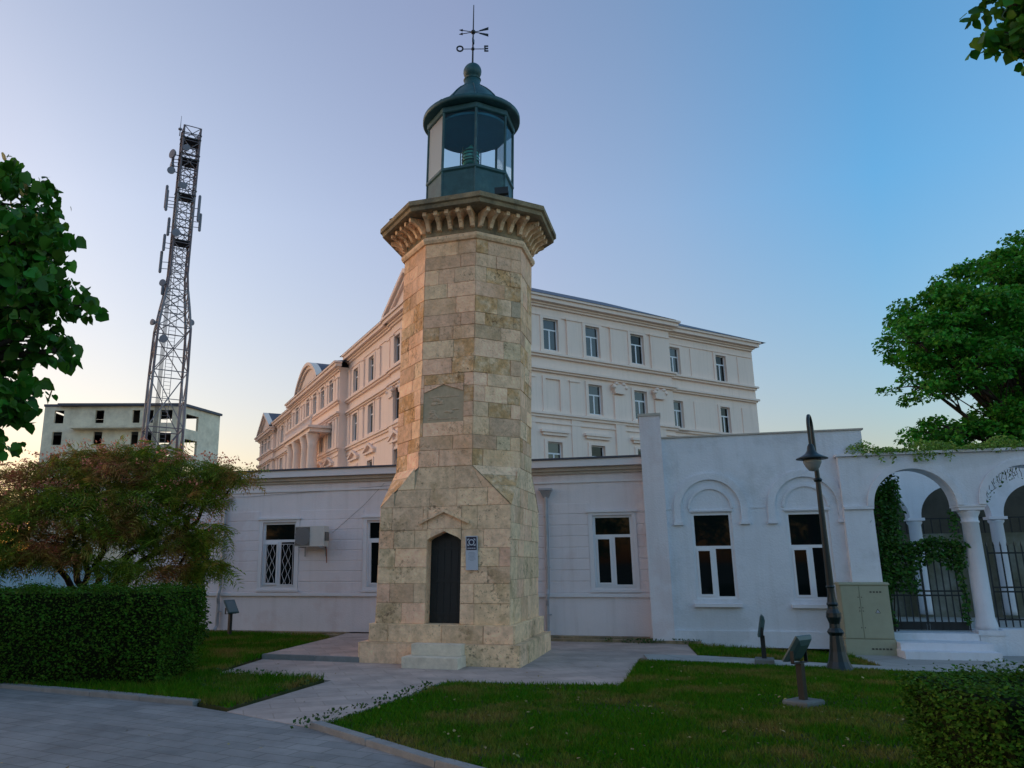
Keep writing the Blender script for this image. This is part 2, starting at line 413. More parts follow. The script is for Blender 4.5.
def in_poly(P, poly):
    x, y = P[:, 0], P[:, 1]; c = np.zeros(len(P), bool); j = len(poly) - 1
    for i in range(len(poly)):
        xi, yi = poly[i]; xj, yj = poly[j]
        c ^= ((yi > y) != (yj > y)) & (x < (xj - xi) * (y - yi) / (yj - yi + 1e-12) + xi)
        j = i
    return c

def text_mesh(txt, size, depth=.004):
    cu = bpy.data.curves.new('lettering', 'FONT'); cu.body = txt; cu.size = size; cu.extrude = depth
    cu.offset = size * .03; cu.align_x = 'CENTER'; cu.align_y = 'CENTER'
    o = bpy.data.objects.new('lettering', cu); COL.objects.link(o)
    bpy.context.view_layer.update()
    me = bpy.data.meshes.new_from_object(o.evaluated_get(bpy.context.evaluated_depsgraph_get()))
    bpy.data.objects.remove(o); bpy.data.curves.remove(cu)
    return me

# ------------------------------------------------------------------ ground
def sst(a, b, x): t = min(1.0, max(0.0, (x - a) / (b - a))); return t * t * (3 - 2 * t)
def zg(x, y): return -.12 * sst(4.0, 7.5, x) * sst(10.0, 14.0, y)          # the ground falls a little towards the arcade
def sheet(name, poly, z0, z1, m):
    bm = bmesh.new()
    f = bm.faces.new([bm.verts.new((x, y, 0)) for x, y in poly])
    xs = [p[0] for p in poly]; ys = [p[1] for p in poly]
    for ax, vals in ((0, np.arange(math.floor(min(xs)), max(xs), .7)), (1, np.arange(math.floor(min(ys)), max(ys), .7))):
        for v in vals:
            if v > 3 or ax == 0:
                if ax == 0 and v < 3: continue
                if ax == 1 and v < 9: continue
                bmesh.ops.bisect_plane(bm, geom=bm.verts[:] + bm.edges[:] + bm.faces[:], plane_co=(v, v, 0), plane_no=((1, 0, 0) if ax == 0 else (0, 1, 0)))
    r = bmesh.ops.extrude_face_region(bm, geom=bm.faces[:])
    up_ = set(g for g in r['geom'] if isinstance(g, bmesh.types.BMVert))
    for v in bm.verts: v.co.z = (z1 if v in up_ else z0 - .15) + zg(v.co.x, v.co.y)
    bmesh.ops.recalc_face_normals(bm, faces=bm.faces[:])
    me = bpy.data.meshes.new(name); bm.to_mesh(me); bm.free(); me.materials.append(M_[m])
    o = bpy.data.objects.new(name, me); COL.objects.link(o)
    return tag(o, kind='structure')
g = MB(); g.add([(-3000, -3000, -.16), (3000, -3000, -.16), (3000, 3000, -.16), (-3000, 3000, -.16)], [(0, 1, 2, 3)])
tag(g.build('ground', 'ground'), kind='structure')

ta = math.tan(RAD(14.5))
FW = Matrix.Rotation(RAD(-14.5), 4, 'Z')
def wall_pt(u, fwd=0.0):                       # a point of the long facade, in plan
    a = RAD(14.5)
    return (3.21 + u * math.cos(a) - fwd * math.sin(a), 17.23 - u * math.sin(a) - fwd * math.cos(a))

PATH_EDGE = [(-1.42, 8.33), (-.55, 10.2), (-.07, 11.28), (2.23, 10.74), (3.28, 13.75)]
plaza_poly = [(-16, -18), (16, -18), (16, 3.2), (2.6, 4.0), (1.0, 5.5), (-.13, 6.74), (-1.42, 8.33), (-2.51, 9.24), (-3.02, 9.63), (-6.13, 11.11), (-16, 15.5)]
sheet('plaza_paving', plaza_poly, -.05, .0, 'plaza')
path_poly = [(-1.42, 8.33), (-.55, 10.2), (-.07, 11.28), (2.23, 10.74), (3.28, 13.99), (4.45, 13.90), (5.1, 16.4), (-1.2, 18.4), (-2.5, 17.42), (-3.27, 14.23), (-3.57, 12.24), (-1.68, 11.59), (-2.51, 9.24)]
sheet('path', path_poly, -.05, .004, 'pave')
plat_poly = [(-3.27, 14.23), (-1.33, 13.58), (-.6, 16.0), (-.4, 18.2), (-2.3, 18.7), (-2.5, 17.42)]
sheet('raised_path', plat_poly, -.05, .085, 'pave')
lawnR = [(-1.30, 8.33), (-.03, 6.80), (1.1, 5.62), (2.7, 4.2), (9, 3.6), (12.5, 10.8), (3.13, 13.42), (2.24, 10.72), (-.02, 11.18), (-.46, 10.12)]
lawnL = [(-2.53, 9.34), (-1.78, 11.55), (-3.6, 12.2), (-3.32, 14.23), (-2.56, 17.40), (-3.0, 18.6), (-13, 21.0), (-13, 14.4), (-6.1, 11.2), (-3.05, 9.75)]
lawnW = [(4.33, 14.1), (7.1, 13.35), (7.4, 14.9), (6.6, 15.5), (4.75, 16.1)]
sheet('lawn', lawnR, -.05, .02, 'soil'); sheet('lawn', lawnL, -.05, .02, 'soil'); sheet('lawn', lawnW, -.05, .015, 'soil')
sheet('pavement', [(3.30, 13.48), (12.3, 11.15), (12.6, 12.0), (3.42, 14.30)], -.05, .03, 'strip')
sheet('pavement', [(7.15, 13.32), (12.6, 11.98), (13.2, 14.2), (7.45, 15.3)], -.05, .022, 'strip')
def kerb(name, pts, w, h, step=.9):
    b = MB()
    for p, q in zip(pts[:-1], pts[1:]):
        p, q = Vector((*p, 0)), Vector((*q, 0)); d = q - p; L = d.length; d.normalize(); nn = Vector((-d.y, d.x, 0))
        k = max(1, round(L / step))
        for i in range(k):
            a = p + d * (L * i / k + .004); c = p + d * (L * (i + 1) / k - .004)
            e = .012
            ring0 = [a, c, c + nn * w, a + nn * w]
            cx = [x + Vector((0, 0, -.05)) for x in ring0]; hh = h + rnd.uniform(-.006, .006)
            mid = [x + Vector((0, 0, hh - e)) for x in ring0]
            cen = sum(ring0, Vector()) / 4
            top = [x + (cen - x).normalized() * e * 1.4 + Vector((0, 0, hh)) for x in ring0]
            b.rings([[tuple(v) for v in cx], [tuple(v) for v in mid], [tuple(v) for v in top]])
    return tag(b.build(name, 'kerb'), kind='structure')
kerb('kerb', [(-1.42, 8.33), (-.13, 6.74), (1.0, 5.5), (2.6, 4.0)], .12, .06)
kerb('kerb', [(-13, 14.5), (-6.13, 11.11), (-3.02, 9.63)], .14, .055)
kerb('kerb', [(-.42, 10.35), (-.05, 11.24), (2.2, 10.72)], .06, .022)
kerb('kerb', [(-3.30, 14.20), (-1.33, 13.54)], .07, .092)

def grass_field(name, poly, z, dens, h, keep=None):
    xs = [p[0] for p in poly]; ys = [p[1] for p in poly]
    A = (max(xs) - min(xs)) * (max(ys) - min(ys)); N = int(A * dens)
    P = np.stack([npr.uniform(min(xs), max(xs), N), npr.uniform(min(ys), max(ys), N)], 1)
    P = P[in_poly(P, poly)]
    if keep is not None: P = P[keep(P)]
    # thinner and lower towards the far side; uneven tufts
    t = np.sin(P[:, 0] * 2.1 + 1.3 * np.sin(P[:, 1] * 1.7)) * np.sin(P[:, 1] * 2.7 + P[:, 0])
    P = P[npr.uniform(0, 1, len(P)) < .72 + .25 * t]; N = len(P)
    t = np.sin(P[:, 0] * 1.1 + 1.3 * np.sin(P[:, 1] * 1.7)) * np.sin(P[:, 1] * 1.7 + P[:, 0])
    hh = h * npr.uniform(.5, 1.3, N) * (1 + .35 * t)
    a = npr.uniform(0, 2 * np.pi, N); w = npr.uniform(.0035, .007, N) * (1 + P[:, 1] * .06)
    dx, dy = np.cos(a) * w, np.sin(a) * w
    le = npr.normal(0, .5, (N, 2)) * hh[:, None]
    V = np.empty((N, 3, 3)); z = z + np.array([zg(a_, b_) for a_, b_ in P])
    V[:, 0] = np.stack([P[:, 0] - dx, P[:, 1] - dy, z], 1)
    V[:, 1] = np.stack([P[:, 0] + dx, P[:, 1] + dy, z], 1)
    V[:, 2] = np.stack([P[:, 0] + le[:, 0], P[:, 1] + le[:, 1], z + hh], 1)
    F = np.arange(N * 3).reshape(N, 3)
    o = soup(name, V.reshape(-1, 3), F, 'grass'); return tag(o, kind='stuff')
ok = lambda P: (np.abs(P[:, 0]) < 1.2 + P[:, 1] * .85)
tag(grass_field('grass', lawnR, .018, 3600, .045, ok), 'patchy green grass on the right lawn', 'grass')
tag(grass_field('grass', lawnL, .018, 2400, .07, ok), 'green grass on the lawn behind the left kerb', 'grass')
tag(grass_field('grass', lawnW, .013, 1500, .06, ok), 'narrow strip of grass below the arched windows', 'grass')
def weeds(name, pts, n, spread, h, label):
    P = []
    for p in pts:
        for _ in range(n):
            P.append((p[0] + rnd.gauss(0, spread), p[1] + rnd.gauss(0, spread), rnd.uniform(.01, h)))
    V, F = leaves(np.array(P), .045, LEAF_D, up=.2, droop=-.6)
    return tag(soup(name, V, F, 'weed'), label, 'weeds', kind='stuff')
weeds('weeds', [(-1.35, 8.42), (-1.28, 8.55), (-1.2, 8.75), (-1.0, 9.1), (-.85, 9.45), (-.7, 9.75), (-.55, 10.0), (-.4, 10.3), (-1.5, 8.3), (-.3, 10.6)], 26, .06, .10,
      'leafy weeds along the path edge of the lawn')
weeds('weeds', [(wall_pt(u_, .58)[0], wall_pt(u_, .58)[1]) for u_ in (.2, .6, .75, .9, 1.0, 1.1, 1.25, 1.6, 1.8, 1.9)], 30, .07, .09,
      'low weeds growing along the footing of the white wall by the pier')
weeds('weeds', [(-3.5, 12.2), (-3.2, 12.05), (-2.9, 11.95), (-2.5, 11.8), (-2.1, 11.6), (-2.0, 11.0), (-2.2, 10.4), (-3.5, 11.2), (-3.2, 10.6), (-2.8, 10.3)], 26, .10, .10,
      'leafy weeds edging the small lawn beside the hedge')

# ------------------------------------------------------------------ walls with openings
def wall_holes(mb, u0, u1, z0, z1, holes, depth=.14, y=0.0, m=0, mrev=None):
    """Front face at y with rectangular holes (ua,ub,za,zb) and reveals going depth inwards (+y)."""
    us = sorted({u0, u1, *[h[0] for h in holes], *[h[1] for h in holes]}); zs = sorted({z0, z1, *[h[2] for h in holes], *[h[3] for h in holes]})
    us = [u for u in us if u0 <= u <= u1]; zs = [z for z in zs if z0 <= z <= z1]
    for i in range(len(us) - 1):
        for j in range(len(zs) - 1):
            cu, cz = (us[i] + us[i + 1]) / 2, (zs[j] + zs[j + 1]) / 2
            if any(h[0] < cu < h[1] and h[2] < cz < h[3] for h in holes): continue
            mb.add([(us[i], y, zs[j]), (us[i + 1], y, zs[j]), (us[i + 1], y, zs[j + 1]), (us[i], y, zs[j + 1])], [(0, 1, 2, 3)], m)
    r = m if mrev is None else mrev
    for a, b, c, d in holes:
        y1 = y + depth
        mb.add([(a, y, c), (b, y, c), (b, y, d), (a, y, d), (a, y1, c), (b, y1, c), (b, y1, d), (a, y1, d)],
               [(0, 4, 5, 1), (1, 5, 6, 2), (2, 6, 7, 3), (3, 7, 4, 0)], r)
def courses(mb, u0, u1, zs, holes, proud=.012, gap=.016, y=0.0, m=0):
    """Flat rusticated courses, a groove between each, left out at the holes."""
    for z0, z1 in zip(zs[:-1], zs[1:]):
        za, zb = z0 + gap / 2, z1 - gap / 2
        cuts = sorted([(h[0], h[1]) for h in holes if h[2] < zb and h[3] > za]); segs = []; c = u0
        for a, b in cuts:
            if a > c: segs.append((c, a))
            c = max(c, b)
        if c < u1: segs.append((c, u1))
        for a, b in segs:
            mb.add([(a, y, za), (b, y, za), (b, y, zb), (a, y, zb), (a, y - proud, za + .006), (b, y - proud, za + .006), (b, y - proud, zb - .006), (a, y - proud, zb - .006)],
                   [(4, 5, 6, 7), (0, 1, 5, 4), (1, 2, 6, 5), (2, 3, 7, 6), (3, 0, 4, 7)], m)

def casement(parent, ua, ub, za, zb, y, transom=None, style='T', pane='pane', grille=False, fr='pvc', fw=.055):
    """Window: mesh 'window' (frame) with a child 'pane' (and a grille). y is the frame's front."""
    f = MB()
    d = .05
    f.box(ua, ua + fw, y, y + d, za, zb); f.box(ub - fw, ub, y, y + d, za, zb)
    f.box(ua + fw, ub - fw, y, y + d, za, za + fw); f.box(ua + fw, ub - fw, y, y + d, zb - fw, zb)
    cu = (ua + ub) / 2
    if transom:
        f.box(ua + fw, ub - fw, y + .003, y + d, transom - fw * .55, transom + fw * .55)
        f.box(cu - fw * .7, cu + fw * .7, y + .003, y + d, za + fw, transom - fw * .55)
    if style == 'T2':
        # sashes of the two lower lights
        zt = transom - fw * .55
        f.box(ua + fw, ua + fw + .04, y - .012, y + d, za + fw, zt); f.box(cu - fw * .7 - .04, cu - fw * .7, y - .012, y + d, za + fw, zt); f.box(ua + fw + .04, cu - fw * .7 - .04, y - .012, y + d, za + fw, za + fw + .04); f.box(ua + fw + .04, cu - fw * .7 - .04, y - .012, y + d, zt - .04, zt)
    w = f.build('window', fr, parent)
    g = MB(); g.box(ua + fw * .8, ub - fw * .8, y + .03, y + .042, za + fw * .8, zb - fw * .8)
    g.build('pane', pane, w)
    if grille:
        q = MB(); zt = transom - .08; yb = y - .03
        for (a, b) in ((ua + .07, cu - .05), (cu + .05, ub - .07)):
            n = 4
            for i in range(n + 1):
                u = a + (b - a) * i / n; s = 1 if i % 2 else -1
                pts = []
                for k in range(13):
                    z = za + .06 + (zt - za - .06) * k / 12
                    pts.append((u + (0 if i in (0, n) else s * .03 * math.sin(k * math.pi / 2)), yb, z))
                q.tube(pts, .006, 4)
            for z in (za + .06, zt): q.bar((a, yb, z), (b, yb, z), .008)
        q.build('window_grille', 'trim_w', w)
    return w

# ------------------------------------------------------------------ low white building (facade wing)
RZ = RAD(-14.5)
wing = thing('low_building', 'long low white building with grooved walls and plastic windows behind the lighthouse', 'building', (3.21, 17.23, 0), RZ)
AW = [(-8.05, -7.16, 1.09, 2.63, True), (-5.33, -4.45, 1.09, 2.63, False), (-.04, .81, 1.09, 2.63, False)]
mb = MB()
holes = [w[:4] for w in AW]
U0, U1 = -11.9, 1.14
wall_holes(mb, U0, U1, -.05, 3.66, holes, .13)
zs = [.97 + .2425 * i for i in range(9)]
courses(mb, U0, U1, zs, [(a - .1, b + .1, c - .12, d + .1) for a, b, c, d in holes])
mb.box(U0, U1, .14, 7.0, -.05, 3.64)                       # the mass of the building behind its front wall
mb.build('wall', 'stucco', wing)
mb = MB()
mb.box(U0, U1, -.05, .0, .885, .955)                       # sill band
mb.box(U0 - .02, U1, -.035, .0, 3.36, 3.40)
mb.build('sill_band', 'trim_w', wing)
mb = MB()
for z0, z1, o in ((3.56, 3.62, .06), (3.62, 3.70, .12)):
    mb.box(U0 - o, U1, -o, .05, z0, z1)
mb.build('cornice', 'cornice', wing)
mb = MB(); mb.box(U0 - .25, U1, -.24, .05, 3.703, 3.86); mb.build('fascia', 'trim_w', wing)
mb = MB()
mb.add([(U0 - .28, -.28, 3.863), (U1, -.28, 3.863), (U1, 7.2, 4.15), (U0 - .28, 7.2, 4.15), (U0 - .28, -.28, 3.90), (U1, -.28, 3.90), (U1, 7.2, 4.19), (U0 - .28, 7.2, 4.19)],
       [(0, 3, 2, 1), (4, 5, 6, 7), (0, 1, 5, 4), (1, 2, 6, 5), (2, 3, 7, 6), (3, 0, 4, 7)])
mb.build('roof', 'roof_d', wing)
for a, b, c, d, gr in AW:
    casement(wing, a, b, c, d, .045, 2.18, 'T2', 'pane', gr)
    mb = MB()
    mb.box(a - .09, a, -.022, .0, c - .06, d + .06); mb.box(b, b + .09, -.022, .0, c - .06, d + .06)
    mb.box(a - .13, b + .13, -.06, .0, d + .062, d + .11)
    mb.box(a, b, -.022, .0, d, d + .06)
    mb.box(a - .12, b + .12, -.045, .05, c - .105, c - .062); mb.box(a, b, -.02, .045, c - .06, c)
    mb.build('window_surround', 'trim_w', wing)
def downpipe(u, top, par, bend=0):
    b = MB()
    b.rings([[(u + sx * w, -.02 - (1 + sy) * w * .6, z) for sx, sy in ((-1, -1), (1, -1), (1, 1), (-1, 1))] for w, z in ((.06, top - .16), (.12, top - .02), (.15, top), (.15, top + .04))])
    b.tube([(u, -.07, top - .14), (u - .01, -.07, 1.8), (u - .02, -.085, 1.05), (u - .03, -.115, .95), (u - .04, -.115, .84), (u - .05, -.07, .7), (u - .06, -.07, .18), (u - .07, -.15, .08)], .042, 8)
    for z in (2.6, 1.5, .5): b.tube([(u - .01, -.07, z), (u - .01, -.07, z + .03)], .052, 8)
    b.build('downpipe', 'zinc', par)
downpipe(-9.07, 3.2, wing); downpipe(-1.04, 3.2, wing)
b = MB(); b.box(U0, U1 + .9, -.52, .0, -.05, .055); b.box(U0, U1 - .1, -.30, .0, .055, .085); b.build('footing', 'stone_dark', wing)
b = MB()
b.tube([(-4.9, -.02, 3.50), (-5.4, -.02, 3.0), (-6.2, -.02, 2.35)], .003, 4)
b.tube([(-11.5, -.03, 3.36), (-8.5, -.03, 3.27), (-4.2, -.03, 3.46)], .004, 4)
b.build('cable', 'dark_iron', wing)

# pier between the wing and the annex
pier = thing('pier', 'tall plain white pier with flat cap between the grooved wing and the annex', 'pier', (3.21, 17.23, 0), RZ)
b = MB(); b.prism([(1.10, -.50), (1.54, -.50), (1.54, .3), (1.10, .3)], -.05, 4.70)
b.build('shaft', 'stucco', pier)
b = MB(); b.box(1.08, 1.56, -.52, .32, 4.702, 4.76); b.build('cap', 'cornice', pier)

# annex with two arched blind surrounds
annex = thing('annex', 'bluish white annex with two tall windows under blind arches', 'building', (3.21, 17.23, 0), RZ)
Y0 = -.45
CW = [(2.03, 2.83, .87, 2.61), (3.87, 4.67, .86, 2.59)]
mb = MB()
wall_holes(mb, 1.505, 5.46, -.05, 4.20, CW, .12, Y0)
mb.box(1.505, 5.46, Y0 + .125, 6.0, -.05, 4.19)
mb.build('wall', 'stucco_b', annex)
mb = MB()
mb.box(1.505, 5.50, Y0 - .03, 6.05, 4.203, 4.235, 1)
mb.build('parapet_coping', ['stucco_b', 'cornice'], annex)
mb = MB()
mb.box(1.505, 4.75, Y0 - .035, Y0, -.05, .26); mb.build('plinth', 'stucco_b', annex)
def arch_ring(mb, cu, cz, r0, r1, ya, yb, n=28, leg0=None, m=0):
    """Solid semicircular band between r0 and r1, from ya (front) to yb."""
    R = []
    for i in range(n + 1):
        a = math.pi * i / n; c, s = math.cos(a), math.sin(a)
        R.append([(cu + r0 * c, ya, cz + r0 * s), (cu + r1 * c, ya, cz + r1 * s), (cu + r1 * c, yb, cz + r1 * s), (cu + r0 * c, yb, cz + r0 * s)])
    mb.rings(R, m)
    if leg0 is not None:
        for sgn in (-1, 1):
            mb.box(cu + sgn * r0, cu + sgn * r1, ya, yb, leg0, cz, m)
for (a, b_, c, d) in CW:
    cu = (a + b_) / 2
    mb = MB()
    arch_ring(mb, cu, 2.70, .59, .73, Y0 - .05, Y0, leg0=2.42)
    arch_ring(mb, cu, 2.69, .40, .45, Y0 - .03, Y0)
    for sgn in (-1, 1): mb.box(cu + sgn * .56, cu + sgn * .75, Y0 - .07, Y0, 2.36, 2.42)
    mb.box(a - .03, b_ + .03, Y0 - .028, Y0, d + .02, d + .055)
    mb.build('arch_moulding', 'stucco_b', annex)
    mb = MB(); mb.box(a - .06, b_ + .06, Y0 - .09, Y0, c - .15, c - .085); mb.build('sill', 'trim_w', annex)
    casement(annex, a, b_, c, d, Y0 + .03, 1.90, 'T2', 'pane')
    for sgn in (-1,):
        pass
for (u0, u1) in ((1.51, 1.66), (3.22, 3.50)):
    mb = MB(); mb.box(u0, u1, Y0 - .012, Y0, 2.68, 2.71); mb.build('impost_band', 'stucco_b', annex)

# ------------------------------------------------------------------ arcade with steps
def arcade_wall(mb, u0, u1, ztop, z0, arches, ya, yb, m=0):
    """Wall pierced by round arches (cu, r, spring): only the part above the springing plus what lies between."""
    cuts = []; n = 24
    edges = [u0]
    for cu, r, sp in arches: edges += [cu - r, cu + r]
    edges.append(u1)
    for i in range(0, len(edges), 2):
        if edges[i + 1] - edges[i] > 1e-4: mb.box(edges[i], edges[i + 1], ya, yb, arches[0][2], ztop, m)
    for cu, r, sp in arches:
        fr = []; 
        for i in range(n):
            a0, a1 = math.pi * (1 - i / n), math.pi * (1 - (i + 1) / n)
            ua, ub = cu + r * math.cos(a0), cu + r * math.cos(a1); za, zb = sp + r * math.sin(a0), sp + r * math.sin(a1)
            mb.add([(ua, ya, za), (ub, ya, zb), (ub, ya, ztop), (ua, ya, ztop), (ua, yb, za), (ub, yb, zb), (ub, yb, ztop), (ua, yb, ztop)],
                   [(0, 1, 2, 3), (5, 4, 7, 6), (4, 5, 1, 0), (3, 2, 6, 7)], m)
FD = -.6
arc = thing('arcade', 'white arcade of round arches on columns beside the annex', 'arcade', (3.21, 17.23, 0), RZ)
ARCH = [(6.20, .72, 2.64), (8.13, .72, 2.64), (10.06, .72, 2.64)]
mb = MB()
arcade_wall(mb, 4.93, 11.2, 3.65, 0, ARCH, FD, FD + .38)
mb.box(4.93, 5.46, FD, FD + .38, -.2, 2.638)
mb.box(5.47, 5.6, FD + .38, FD + 4.2, -.2, 2.2)
mb.build('wall', 'stucco_b', arc)
mb = MB()
for cu, r, sp in ARCH: arch_ring(mb, cu, sp, .725, .84, FD - .05, FD)
mb.box(4.94, 5.47, FD - .05, FD + .02, 2.60, 2.66)
mb.build('archivolt', 'stucco_b', arc)
mb = MB(); mb.box(4.89, 11.25, FD - .06, FD + .44, 3.652, 3.70); mb.build('coping', 'trim_w', arc)
for cu in (7.165, 9.095, 11.025):
    mb = MB(); cy = FD + .19
    mb.lathe([(.185, .34), (.185, .42), (.17, .50), (.155, .56), (.15, 1.4), (.14, 2.30), (.155, 2.31), (.155, 2.34), (.14, 2.35), (.145, 2.42), (.19, 2.51), (.19, 2.54)], 24, (cu, cy, 0))
    mb.build('column', 'stucco_b', arc, True)
    mb = MB(); mb.box(cu - .22, cu + .22, FD - .01, FD + .39, 2.542, 2.60); mb.box(cu - .24, cu + .24, FD - .03, FD + .41, 2.602, 2.638)
    mb.build('capital', 'trim_w', arc)
    mb = MB(); mb.box(cu - .2, cu + .2, FD - .01, FD + .39, -.2, .25); mb.box(cu - .22, cu + .22, FD - .03, FD + .41, .25, .34)
    mb.build('column_base', 'stucco_b', arc)
mb = MB()
mb.box(7.37, 8.89, FD + .02, FD + .36, -.2, .36)
mb.build('low_wall', 'stucco_b', arc)
mb = MB(); mb.box(5.47, 11.2, FD + .42, FD + 6.0, -.2, .28); mb.build('porch_floor', 'strip', arc)
mb = MB()
for i in range(3):
    mb.box(5.48 - .02 * i, 6.95, FD - .02 - .3 * (i + 1) + (.3 if i == 0 else 0.0) - .0, FD + .42, -.25, .28 - .125 * i)
mb.build('steps', 'stucco_b', arc)
# railings in the arches
def railing(parent, ua, ub, za, zb, y, step, spikes, name):
    q = MB()
    n = round((ub - ua) / step)
    for i in range(n + 1):
        u = ua + (ub - ua) * i / n
        zt = zb + (.10 if spikes else 0)
        q.box(u - .010, u + .010, y - .010, y + .010, za, zt)
        if spikes: q.rings([[(u + .018 * math.cos(k * math.pi / 2), y + .018 * math.sin(k * math.pi / 2), zt) for k in range(4)],
                            [(u + .002 * math.cos(k * math.pi / 2), y + .002 * math.sin(k * math.pi / 2), zt + .08) for k in range(4)]])
    for z in (za + .12, za + .62, za + .70, zb - .05): q.box(ua, ub, y - .017, y + .017, z, z + .03)
    return q.build(name, 'dark_iron', parent)
gate = thing('iron_gate', 'dark iron bar gate in the vine covered arch above the steps', 'gate', (3.21, 17.23, 0), RZ)
railing(gate, 5.50, 6.19, .32, 1.95, FD + .2, .115, False, 'gate_leaf'); railing(gate, 6.21, 6.90, .32, 1.95, FD + .2, .115, False, 'gate_leaf')
b = MB(); b.box(5.52, 6.17, FD + .19, FD + .21, .32, .46); b.build('kick_plate', 'dark_iron', gate)
b = MB(); b.box(6.23, 6.88, FD + .19, FD + .21, .32, .46); b.build('kick_plate', 'dark_iron', gate)
fen = thing('iron_fence', 'dark iron spiked railing on the low wall under the rightmost arch', 'fence', (3.21, 17.23, 0), RZ)
railing(fen, 7.38, 8.88, .39, 1.77, FD + .2, .115, True, 'railing')

# inner arcade and garden wall behind the porch
FI = 3.7
inn = thing('inner_arcade', 'inner row of white round arches seen through the front arcade', 'arcade', (3.21, 17.23, 0), RZ)
IA = [(6.58, .75, 2.62), (8.33, .75, 2.62), (10.08, .75, 2.62), (11.83, .75, 2.62)]
mb = MB(); arcade_wall(mb, 5.6, 12.7, 4.1, 0, IA, FI, FI + .35); mb.build('wall', 'stucco_b', inn)
for cu in (7.455, 9.205, 10.955):
    mb = MB(); mb.lathe([(.16, .36), (.15, .5), (.135, 2.45), (.17, 2.50), (.17, 2.55)], 20, (cu, FI + .17, 0)); mb.build('column', 'stucco_b', inn, True)
    mb = MB(); mb.box(cu - .19, cu + .19, FI - .02, FI + .37, 2.552, 2.618); mb.build('capital', 'trim_w', inn)
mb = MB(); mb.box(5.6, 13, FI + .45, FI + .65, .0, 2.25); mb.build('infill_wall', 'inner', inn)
mb = MB()
for i in range(40): mb.box(5.65 + .19 * i, 5.67 + .19 * i, FI + .53, FI + .55, 2.25, 2.62)
mb.box(5.6, 13, FI + .53, FI + .55, 2.60, 2.63); mb.build('railing', 'dark_iron', inn)
bh = thing('back_house', 'dark house wall behind the inner arches, shade put into its colour', 'building', (3.21, 17.23, 0), RZ)
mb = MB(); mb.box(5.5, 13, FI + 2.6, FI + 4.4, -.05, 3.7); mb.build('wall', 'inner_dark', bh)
mb = MB(); mb.box(5.4, 13.1, FI + 2.45, FI + 4.5, 3.702, 3.82); mb.build('roof', 'roof_d', bh)

# ivy on the left pier of the arcade, over the gate, and along the coping
def loc2w(u, y, z):
    a = RZ; return (3.21 + u * math.cos(a) - y * math.sin(a), 17.23 + u * math.sin(a) + y * math.cos(a), z)
iv = thing('ivy', 'dark green ivy draping the left side of the first arch and the gate top', 'climbing plant', loc2w(5.55, FD + .05, 0), 0)
off = np.array(loc2w(5.55, FD + .05, 0))
pts = []
def ivy_at(u, z, ru, rz_, n, y=FD + .15, ry=.12):
    c = np.array(loc2w(u, y, z)); pts.append(blob(c, (ru, ry, rz_), n, .3))
for z in np.arange(.9, 3.0, .16): ivy_at(5.54 + .05 * math.sin(z * 5), z, .17 + .03 * math.sin(z * 3), .14, 95)
for z in np.arange(1.3, 3.1, .15): ivy_at(5.84 + .06 * math.sin(z * 7), z + .1, .17, .13, 90, FD + .35, .15)
for u in np.arange(5.6, 6.9, .1): ivy_at(u, 1.72 + .1 * math.sin(u * 9), .12, .24, 110, FD + .17, .10)
for u in np.arange(5.55, 6.1, .1): ivy_at(u, 1.35 - (u - 5.55) * .2, .14, .32, 120, FD + .16, .10)
for z in np.arange(.5, 1.9, .12): ivy_at(6.87 + .03 * math.sin(z * 8), z, .05, .10, 26, FD + .17, .06)
for z in np.arange(1.9, 2.5, .12): ivy_at(6.86, z, .09, .10, 22, FD + .12, .06)
for u in np.arange(5.52, 5.97, .08): ivy_at(u, 2.80 + (u - 5.52) * .7, .10, .14, 40, FD + .22, .12)
for z in np.arange(2.0, 3.3, .11):
    for u in np.arange(5.6, 6.0 - .25 * max(0, 2.6 - z), .12): ivy_at(u, z, .11, .12, 34, FD + .30, .12)
for u in np.arange(5.55, 6.95, .1): ivy_at(u, 1.93 + .06 * math.sin(u * 7), .10, .13, 50, FD + .15, .10)
for z in np.arange(.45, 1.3, .12): ivy_at(5.58 + .05 * math.sin(z * 6), z, .09, .10, 34, FD + .15, .08)
P = np.concatenate(pts) - off
V, F = leaves(P, .075, LEAF_D, up=.1, droop=.7, nrm=np.array([-.25, -1.2, .2]))
soup('foliage', V, F, 'ivy', iv)
b = MB()
o3 = Vector(off)
for k in range(6):
    pts_ = [Vector(loc2w(5.52 + .04 * k + .04 * math.sin(z * 3 + k), FD + .12 + .04 * k, z)) - o3 for z in np.arange(.0, 3.0, .25)]
    b.tube(pts_, .012, 5)
b.build('stem', 'bark', iv)
cv = thing('creeper', 'yellow green creeper lying along the top of the arcade coping', 'climbing plant', loc2w(5.5, FD + .1, 3.7), 0)
off = np.array(loc2w(5.5, FD + .1, 3.7)); pts = []
for u in np.arange(5.2, 8.4, .05):
    h = .12 + .06 * math.sin(u * 5) + .03 * math.sin(u * 13)
    pts.append(blob(np.array(loc2w(u, FD + .08, 3.71 + h * .4)), (.10, .26, max(.04, h)), 55, .3))
for u in (5.7, 5.9, 6.3, 6.38, 6.5, 6.62, 6.9):
    pts.append(blob(np.array(loc2w(u, FD - .1, 3.60)), (.06, .03, .12), 22, .3))
V, F = leaves(np.concatenate(pts) - off, .06, LEAF_D, up=.2, droop=.6); soup('foliage', V, F, 'vine_top', cv)
b = MB()
for k in range(3): b.tube([Vector(loc2w(5.4 + .32 * i, FD + .08 + .07 * k, 3.71 + .01 * (i % 2))) - Vector(off) for i in range(7)], .010, 4)
b.build('stem', 'bark', cv)
dv = thing('dry_creeper', 'bare dangling creeper twigs inside the rightmost arch', 'climbing plant', loc2w(7.55, FD - .02, 2.9), 0)
